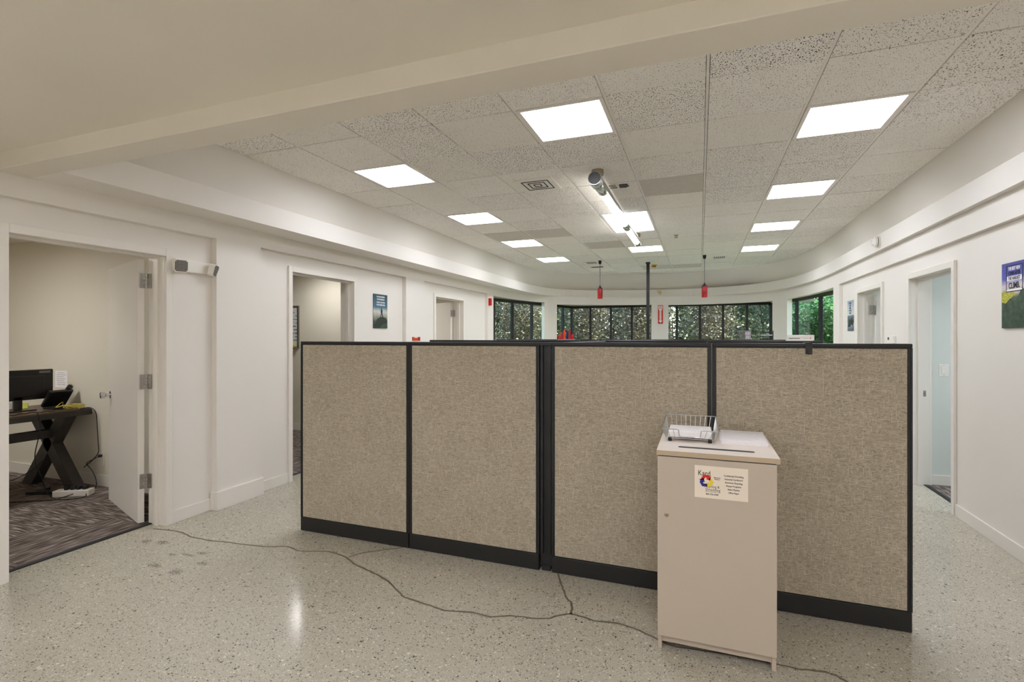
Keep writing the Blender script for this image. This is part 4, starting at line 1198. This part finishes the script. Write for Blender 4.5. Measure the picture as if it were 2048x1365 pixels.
# loose stack of printed sheets
t = thing('paper_stack', (.21, 2.86, ZT), 'loose stack of printed sheets beside the wire tray', 'paper')
for k in range(7):
    a = random.uniform(-.03, .03) - .02
    ox, oy = random.uniform(-.004, .004), random.uniform(-.004, .004)
    f0 = frame((.207 + ox, 2.858 + oy, ZT + k * .0032), (math.cos(a), math.sin(a), 0), (-math.sin(a), math.cos(a), 0))
    B('sheet', 'paper', t, (-.105, .105, -.145, .145, 0, .0026), xf=f0)
f0 = frame((.207, 2.858, ZT + .0224), (math.cos(-.02), math.sin(-.02), 0), (-math.sin(-.02), math.cos(-.02), 0))
for k in range(14):
    w_ = random.uniform(.1, .18)
    B('print_line', 'faint', t, (-.09, -.09 + w_, .12 - k * .019, .1212 - k * .019, .0002, .0004), xf=f0)

# ------------------------------------------------------------------ wall things, left
t = thing('emergency_light', (XR, 2.96, 1.99), 'white twin head emergency light beside the desk office door', 'light')
B('body', 'white', t, (XR, XR + .035, 2.79, 3.11, 2.005, 2.105), bevel=.006)
for (yy, z, d, nm) in ((2.835, 2.045, Vector((.93, -.36, -.1)), 0), (3.115, 2.045, Vector((.78, .5, -.2)), 1)):
    d.normalize(); s = Vector((-d.y, d.x, 0)).normalized()
    f0 = frame((XR + .05, yy, z), s, d.cross(s) * -1 if d.cross(s).z < 0 else d.cross(s))
    nrm = Vector(f0((0, 0, 1))) - Vector(f0((0, 0, 0)))
    q = 1 if nrm.dot(d) > 0 else -1
    r = .052
    oct_ = [(r * .72, -r), (r, -r * .72), (r, r * .72), (r * .72, r), (-r * .72, r), (-r, r * .72), (-r, -r * .72), (-r * .72, -r)]
    hd = MB(f0).prism(oct_, -.012 * q, .03 * q).build('lamp_head', 'white', t, bevel=.003)
    MB(f0).prism([(a * .84, b * .84) for a, b in oct_], .03 * q, .0325 * q).build('lens', 'steel', hd)
    mb = MB(f0)
    for a in range(-4, 5):
        for b in range(-4, 5):
            if abs(a) + abs(b) < 8: mb.box(a * r * .19 - r * .06, a * r * .19 + r * .06, b * r * .19 - r * .06, b * r * .19 + r * .06, .0325 * q, .035 * q)
    mb.build('lens_cells', 'screen', hd)

def poster(name, label, face, w, h, print_m):
    """face: frame with origin at the sheet's lower left, c pointing into the room"""
    o = face((w / 2, 0, 0))
    t = thing(name, tuple(o), label, 'poster', 'motivational posters')
    MB(face).box(0, w, 0, h, 0, .012).build('board', print_m, t)
    return t
# left poster: figure on a rock
pf = frame((XR, 5.428, 1.592), (0, 1, 0), (0, 0, 1))
t = poster('poster', 'teal poster of a figure on a rock on the left wall', pf, .30, .442, 'tealprint')
MB(pf).prism([(.0, .0), (.3, .0), (.3, .10), (.27, .135), (.2, .15), (.13, .145), (.07, .115), (.03, .06), (.0, .05)], .012, .0126).build('print_rock', 'rock', t)
MB(pf).prism([(.12, .0), (.3, .0), (.3, .07), (.2, .055)], .0126, .0131).build('print_slope', 'greenprint', t)
MB(pf).prism([(.135, .14), (.15, .142), (.168, .185), (.188, .142), (.203, .14), (.186, .195), (.19, .225), (.178, .25), (.174, .268), (.162, .268), (.16, .25), (.148, .222), (.156, .19)], .0126, .0132).build('print_figure', 'ink', t)
for k, (s, z) in enumerate((('IF YOU WANT SOMETHING', .40), ("YOU'VE NEVER HAD", .366), ('YOU MUST DO SOMETHING', .328), ("YOU'VE NEVER DONE", .295))):
    lettering(s, .026 if k % 2 == 0 else .028, frame(pf((.15, z, .0127)), (0, 1, 0), (0, 0, 1)), 'paper', t, sx=.55 if k % 2 == 0 else .66, bold=.0006)
# fire alarm
t = thing('fire_alarm', (XP, 9.11, 2.09), 'small red fire alarm horn by the left window', 'alarm')
B('body', 'red', t, (XP, XP + .045, 9.05, 9.12, 2.092, 2.232), bevel=.004); B('strobe', 'white', t, (XP, XP + .04, 9.12, 9.16, 2.11, 2.218), bevel=.004)
for k in range(4): B('strobe_rib', 'red', t, (XP + .036, XP + .042, 9.128, 9.15, 2.118 + k * .026, 2.126 + k * .026))
# far wall sign and horn
SY = 12.80
t = thing('extinguisher_sign', (-.898, SY, 1.80), 'red fire extinguisher arrow sign on the pier between the far windows', 'sign')
sf = frame((-.956, SY - .004, 1.80), (1, 0, 0), (0, 0, 1))
MB(sf).box(0, .115, 0, .452, -.014, .0).build('board', 'red', t)
MB(sf).box(.012, .103, .37, .435, 0, .001).build('title_field', 'white', t)
MB(sf).prism([(.0575, .02), (.1, .075), (.08, .075), (.08, .31), (.1, .36), (.015, .36), (.035, .31), (.035, .075), (.015, .075)], 0, .001).build('arrow', 'white', t)
lettering('FIRE', .045, frame(sf((.0575, .386, .0011)), (1, 0, 0), (0, 0, 1)), 'red', t, sx=.75, bold=.001)
for k, ch in enumerate('EXTINGUISHER'):
    lettering(ch, .026, frame(sf((.0575, .30 - k * .0195, .0011)), (1, 0, 0), (0, 0, 1)), 'red', t, bold=.0008)
t = thing('wall_horn', (-.92, 12.84, 2.53), 'small beige sounder on the ledge above the arrow sign', 'sounder')
MB().lathe([(.055, 12.87), (.055, 12.835), (.04, 12.82)], (-.92, 0, 2.585), 16, 'y').build('body', 'beige', t)
for xx in (-.935, -.905): MB().lathe([(.008, 12.82), (.008, 12.815)], (xx, 0, 2.575), 8, 'y').build('screw', 'rubber', t)

# ------------------------------------------------------------------ wall things, right
t = thing('smoke_alarm', (1.895, 6.80, 2.555), 'round white smoke alarm on the ledge of the right wall', 'detector')
MB().lathe([(.068, 1.90), (.068, 1.885)], (0, 6.80, 2.558), 24, 'x').build('base_plate', 'white', t)
MB().lathe([(.056, 1.886), (.056, 1.878)], (0, 6.80, 2.558), 24, 'x').build('vent_ring', 'rubber', t)
MB().lathe([(.062, 1.878), (.06, 1.858), (.045, 1.845), (.015, 1.842)], (0, 6.80, 2.558), 24, 'x').build('dome', 'white', t, smooth=True)
for (dy, dz) in ((.035, .02), (-.02, -.035), (.0, .04), (.03, -.03)): MB().lathe([(.005, 1.85), (.005, 1.843)], (0, 6.80 + dy, 2.558 + dz), 8, 'x').build('slot', 'grey', t)
# near poster: view from the climb
pf = frame((RR, 4.496, 1.54), (0, -1, 0), (0, 0, 1))
t = poster('poster', 'blue sky and mountain poster at the right edge of the wall', pf, .30, .445, 'skyprint')
MB(pf).prism([(0, 0), (.3, 0), (.3, .27), (.26, .25), (.235, .27), (.2, .215), (.16, .18), (.1, .2), (.05, .17), (0, .18)], .012, .0126).build('print_hill', 'greenprint', t)
MB(pf).prism([(0, .18), (.05, .17), (.1, .2), (.16, .22), (.14, .245), (.08, .24), (.03, .26), (0, .245)], .0126, .0131).build('print_leaves', 'leafprint', t)
mb = MB(pf)
a0, a1, b0, b1 = .055, .245, .245, .425
mb.box(a0, a1, b0, b0 + .005, .0126, .0134); mb.box(a0, a1, b1 - .005, b1, .0126, .0134); mb.box(a0, a0 + .005, b0, b1, .0126, .0134); mb.box(a1 - .005, a1, b0, b1, .0126, .0134)
mb.build('print_border', 'ink', t)
MB(pf).box(.065, .235, .321, .352, .0126, .013).build('print_band', 'paper', t)
MB(pf).box(.06, .24, .252, .262, .0126, .013).build('print_band', 'paper', t)
for s, z, sz, sx, m in (('THE BEST VIEW', .392, .032, .62, 'paper'), ('COMES AFTER', .36, .032, .68, 'ink'), ('THE HARDEST', .326, .032, .68, 'ink'), ('CLIMB.', .268, .058, .75, 'ink')):
    lettering(s, sz, frame(pf((.15, z, .0134)), (0, -1, 0), (0, 0, 1)), m, t, sx=sx, bold=.0008)
# far poster
pf = frame((RR, 8.42, 1.566), (0, -1, 0), (0, 0, 1))
t = poster('poster', 'grey blue poster between the far right door and the window', pf, .27, .424, 'greyprint')
MB(pf).prism([(0, .06), (.05, .1), (.11, .17), (.15, .14), (.2, .19), (.27, .12), (.27, .06), (.2, .09), (.12, .05)], .012, .0126).build('print_ridge', 'rock', t)
for s, z in (('DO NOT', .375), ('STOP', .34), ('UNTIL', .305), ('YOU ARE', .27), ('PROUD', .235)):
    lettering(s, .034, frame(pf((.14, z, .0127)), (0, -1, 0), (0, 0, 1)), 'ink', t, sx=.85, bold=.0005)
t = thing('thermostat', (RR, 6.66, 1.41), 'white thermostat with a small dark display on the right wall', 'thermostat')
B('body', 'white', t, (RR - .028, RR, 6.56, 6.74, 1.41, 1.49), bevel=.005); B('display', 'screen', t, (RR - .0295, RR - .027, 6.68, 6.725, 1.445, 1.476))
t = thing('light_switch', (2.275, 6.20, 1.09), 'white rocker light switch inside the right office', 'switch')
B('plate', 'white', t, (2.235, 2.315, 6.193, 6.20, 1.088, 1.206), bevel=.002); B('rocker', 'white', t, (2.255, 2.295, 6.188, 6.194, 1.112, 1.182), bevel=.002); B('screw', 'grey', t, (2.272, 2.278, 6.1922, 6.1932, 1.196, 1.2), (2.272, 2.278, 6.1922, 6.1932, 1.093, 1.097))

# ------------------------------------------------------------------ whiteboard office
t = thing('whiteboard', (-6.4, 6.3, 1.31), 'whiteboard with green notes on the wall of the middle office', 'whiteboard')
B('surface', 'board', t, (-6.88, -5.955, 6.288, 6.3, 1.33, 1.95))
B('frame', 'steel', t, (-6.9, -5.93, 6.28, 6.3, 1.95, 1.972), (-6.9, -5.93, 6.28, 6.3, 1.308, 1.33), (-5.955, -5.93, 6.28, 6.3, 1.33, 1.95), (-6.9, -6.88, 6.28, 6.3, 1.33, 1.95))
B('frame_gasket', 'rubber', t, (-5.965, -5.957, 6.282, 6.289, 1.33, 1.95), (-6.88, -5.957, 6.282, 6.289, 1.942, 1.95)); B('pen_tray', 'steel', t, (-6.6, -5.95, 6.23, 6.285, 1.305, 1.318))
for k in range(9):
    x = -6.80
    mb = MB()
    while x < -6.0:
        w_ = random.uniform(.03, .09); mb.box(x, x + w_, 6.2868, 6.288, 1.86 - k * .055, 1.868 - k * .055 + random.uniform(0, .01)); x += w_ + random.uniform(.01, .05)
    mb.build('writing', 'marker', t)['kind'] = 'stuff'
er = thing('board_eraser', (-6.06, 6.26, 1.318), 'yellow eraser leaning on the whiteboard tray', 'eraser')
f0 = frame((-6.06, 6.262, 1.352), (.9, 0, -.42), (.42, 0, .9)); B('body', 'yellow', er, (-.07, .07, -.026, .026, -.016, .012), xf=f0, bevel=.008); B('felt', 'ink', er, (-.066, .066, -.034, -.026, -.014, .01), xf=f0)

# ------------------------------------------------------------------ desk office
dk = thing('desk', (-6.03, 2.3, 0), 'dark wooden desk with crossed legs in the near left office', 'desk')
DT = .775
B('top', 'desk_top', dk, (-6.42, -5.66, 1.25, 3.235, DT - .012, DT), bevel=.002); B('apron', 'desk_wood', dk, (-6.42, -5.655, 1.25, 3.24, DT - .062, DT - .012), bevel=.003)
for yy in (3.08, 1.45):
    for (xa, xb_) in ((-5.60, -6.22), (-6.33, -5.76)):
        d = Vector((xb_ - xa, 0, DT - .062)); Ln = d.length
        n_ = Vector((d.z, 0, -d.x)).normalized()
        f0 = frame((xa, yy, 0), (1, 0, 0), (0, 0, 1))
        w_ = .062
        k = w_ / (d.z / Ln)
        MB(f0).prism([(-k, 0), (k, 0), (xb_ - xa + k, DT - .062), (xb_ - xa - k, DT - .062)], -.045, .045).build('leg', 'desk_wood', dk, bevel=.003)
B('stretcher', 'desk_wood', dk, (-5.99, -5.91, 1.49, 3.04, .50, .58), bevel=.003)
t = thing('monitor', (-6.03, 2.83, DT), 'black monitor seen from behind on the dark desk', 'monitor')
f0 = frame((-6.03, 2.83, DT), (0, 1, 0), (0, 0, 1))
B('base', 'plastic', t, (-.11, .11, 0, .012, -.1, .08), xf=f0, bevel=.003); B('stand', 'screen', t, (-.032, .032, .012, .17, -.015, .012), xf=f0, bevel=.003)
bk = B('back_cover', 'plastic', t, (-.29, .275, .10, .388, -.03, .012), xf=f0, bevel=.008); B('back_bulge', 'plastic', bk, (-.22, .2, .13, .33, .012, .03), xf=f0, bevel=.008)
B('screen', 'screen', bk, (-.28, .265, .112, .378, -.032, -.03), xf=f0); B('sticker', 'grey', bk, (.16, .25, .352, .374, .012, .0126), xf=f0)
t = thing('desk_phone', (-5.95, 3.12, DT), 'black office phone tilted on the desk beside the monitor', 'phone')
f0 = frame((-6.02, 3.12, DT + .015), (0, -1, 0), (.66, 0, .75))
fb = frame((-5.93, 3.12, DT), (0, -1, 0), (1, 0, 0))
B('base', 'plastic', t, (-.09, .11, -.07, .09, 0, .02), xf=fb, bevel=.004)
bd = B('body', 'plastic', t, (-.09, .11, .0, .20, .0, .03), xf=f0, bevel=.006); B('display', 'screen', bd, (-.05, .08, .12, .18, .03, .032), xf=f0)
for a in range(4):
    for b in range(3): B('key', 'grey', bd, (-.03 + b * .03, -.012 + b * .03, .02 + a * .022, .034 + a * .022, .03, .034), xf=f0)
MB(f0).tube([(-.07, -.01, .045), (-.07, .03, .06), (-.07, .1, .062), (-.07, .17, .06), (-.07, .215, .045)], [.022, .018, .014, .018, .024], 10).build('handset', 'plastic', t, smooth=True)
B('message_lamp', 'red', bd, (.085, .1, .185, .195, .03, .034), xf=f0)
t = tag(B('wall_notice', 'paper', None, (-6.30, -6.10, 3.2665, 3.27, .955, 1.128)), 'white printed sheet taped to the wall behind the phone', 'paper')
mb = MB()
for k in range(7): mb.box(-6.28 + random.uniform(0, .02), -6.16 + random.uniform(0, .04), 3.2655, 3.2666, 1.105 - k * .02, 1.108 - k * .02)
mb.build('print_line', 'grey', t)
t = thing('wall_outlet', (-5.555, 3.27, .19), 'white wall outlet low on the wall right of the desk', 'outlet')
B('plate', 'office', t, (-5.60, -5.51, 3.263, 3.27, .19, .33), bevel=.002); B('plug', 'rubber', t, (-5.565, -5.54, 3.235, 3.263, .29, .315), bevel=.003)
tag(B('sticky_note', 'sticker', None, (-6.25, -6.12, 2.95, 2.955, DT, DT + .06), bevel=.0005), 'yellow green note block standing under the monitor', 'note')
tag(B('tissue_box', 'paper', None, (-6.36, -6.28, 2.86, 2.94, DT, DT + .07), bevel=.003), 'small white box at the left behind the monitor', 'box')
def cable(name, label, pts, r, m, per=6):
    P = crom(pts, per)
    tag(MB().tube(P, r, 6).build(name, m, smooth=True), label, 'cable', 'office cables')
cable('cable', 'black cord hanging from the desk edge to the floor left of the crossed leg', [(-5.75, 2.78, DT + .012), (-5.66, 2.80, DT + .008), (-5.640, 2.81, DT - .08), (-5.63, 2.80, .6), (-5.66, 2.78, .38), (-5.60, 2.80, .2), (-5.60, 2.84, .06), (-5.50, 2.84, .012), (-5.35, 2.86, .012), (-5.30, 2.98, .012), (-5.40, 3.02, .05)], .0042, 'cord')
cable('cable', 'black cord looping from the outlet around the right foot of the desk', [(-5.552, 3.24, .30), (-5.56, 3.19, .28), (-5.62, 3.17, .24), (-5.56, 3.18, .18), (-5.48, 3.17, .10), (-5.45, 3.15, .03), (-5.50, 3.10, .012), (-5.56, 3.0, .012), (-5.62, 2.99, .06)], .0042, 'cord')
cable('cable', 'black cord dropping from the desk end down the wall to the outlet', [(-5.60, 3.10, DT + .008), (-5.61, 3.19, DT + .01), (-5.62, 3.248, DT - .04), (-5.60, 3.25, .62), (-5.585, 3.25, .45), (-5.58, 3.25, .34), (-5.66, 3.25, .26), (-5.75, 3.22, .18)], .0042, 'cord')
cable('cable', 'black cord sagging left from the crossed leg', [(-5.98, 3.0, .28), (-6.05, 2.96, .2), (-6.1, 2.86, .13), (-6.14, 2.78, .12), (-6.25, 2.74, .2), (-6.4, 2.68, .3)], .0042, 'cord')
cable('cable', 'black cord lying on the carpet in front of the power strip', [(-6.3, 2.5, .012), (-6.0, 2.52, .012), (-5.75, 2.62, .012), (-5.60, 2.72, .012), (-5.45, 2.82, .012), (-5.42, 2.95, .03)], .0042, 'cord')
cable('cable', 'thin yellow cable coiled in loops on the end of the desk', [(-5.72 + .07 * math.cos(k * 1.15 + .3 * math.sin(k)), 3.12 + .075 * math.sin(k * 1.15), DT + .008 + .035 * abs(math.sin(k * .7))) for k in range(26)] + [(-5.85, 3.04, DT + .02), (-5.9, 3.12, DT + .06), (-5.98, 3.16, DT + .01)], .0035, 'cord_yellow', 5)
cable('cable', 'tangled black cables lying along the desk beside the phone', [(-5.7 - .02 * math.sin(k), 3.1 - k * .045, DT + .008 + .008 * (k % 2)) for k in range(14)], .0042, 'cord', 4)
cable('cable', 'white cord curling on the carpet beside the power strip', [(-5.85, 2.98, .012), (-5.7, 2.92, .012), (-5.6, 2.95, .03), (-5.52, 3.0, .06), (-5.48, 3.04, .06)], .0042, 'cord_white')
t = thing('power_strip', (-5.46, 2.97, 0), 'white power strip with plugs on the carpet under the desk', 'power strip')
f0 = frame((-5.46, 2.975, .004), (.86, .5, 0), (-.5, .86, 0))
B('housing', 'white', t, (-.15, .15, -.045, .045, 0, .055), xf=f0, bevel=.006)
for k in range(4): B('plug', 'rubber', t, (-.07 + k * .05, -.04 + k * .05, -.02, .03, .055, .085), xf=f0, bevel=.004)
t = thing('power_adapter', (-5.75, 2.93, 0), 'flat black adapter on the carpet left of the power strip', 'adapter')
f0 = frame((-5.76, 2.93, .004), (.9, .43, 0), (-.43, .9, 0)); B('housing', 'plastic', t, (-.16, .12, -.05, .05, 0, .03), xf=f0, bevel=.006); B('knob', 'plastic', t, (-.02, .01, -.01, .02, .03, .055), xf=f0, bevel=.004)
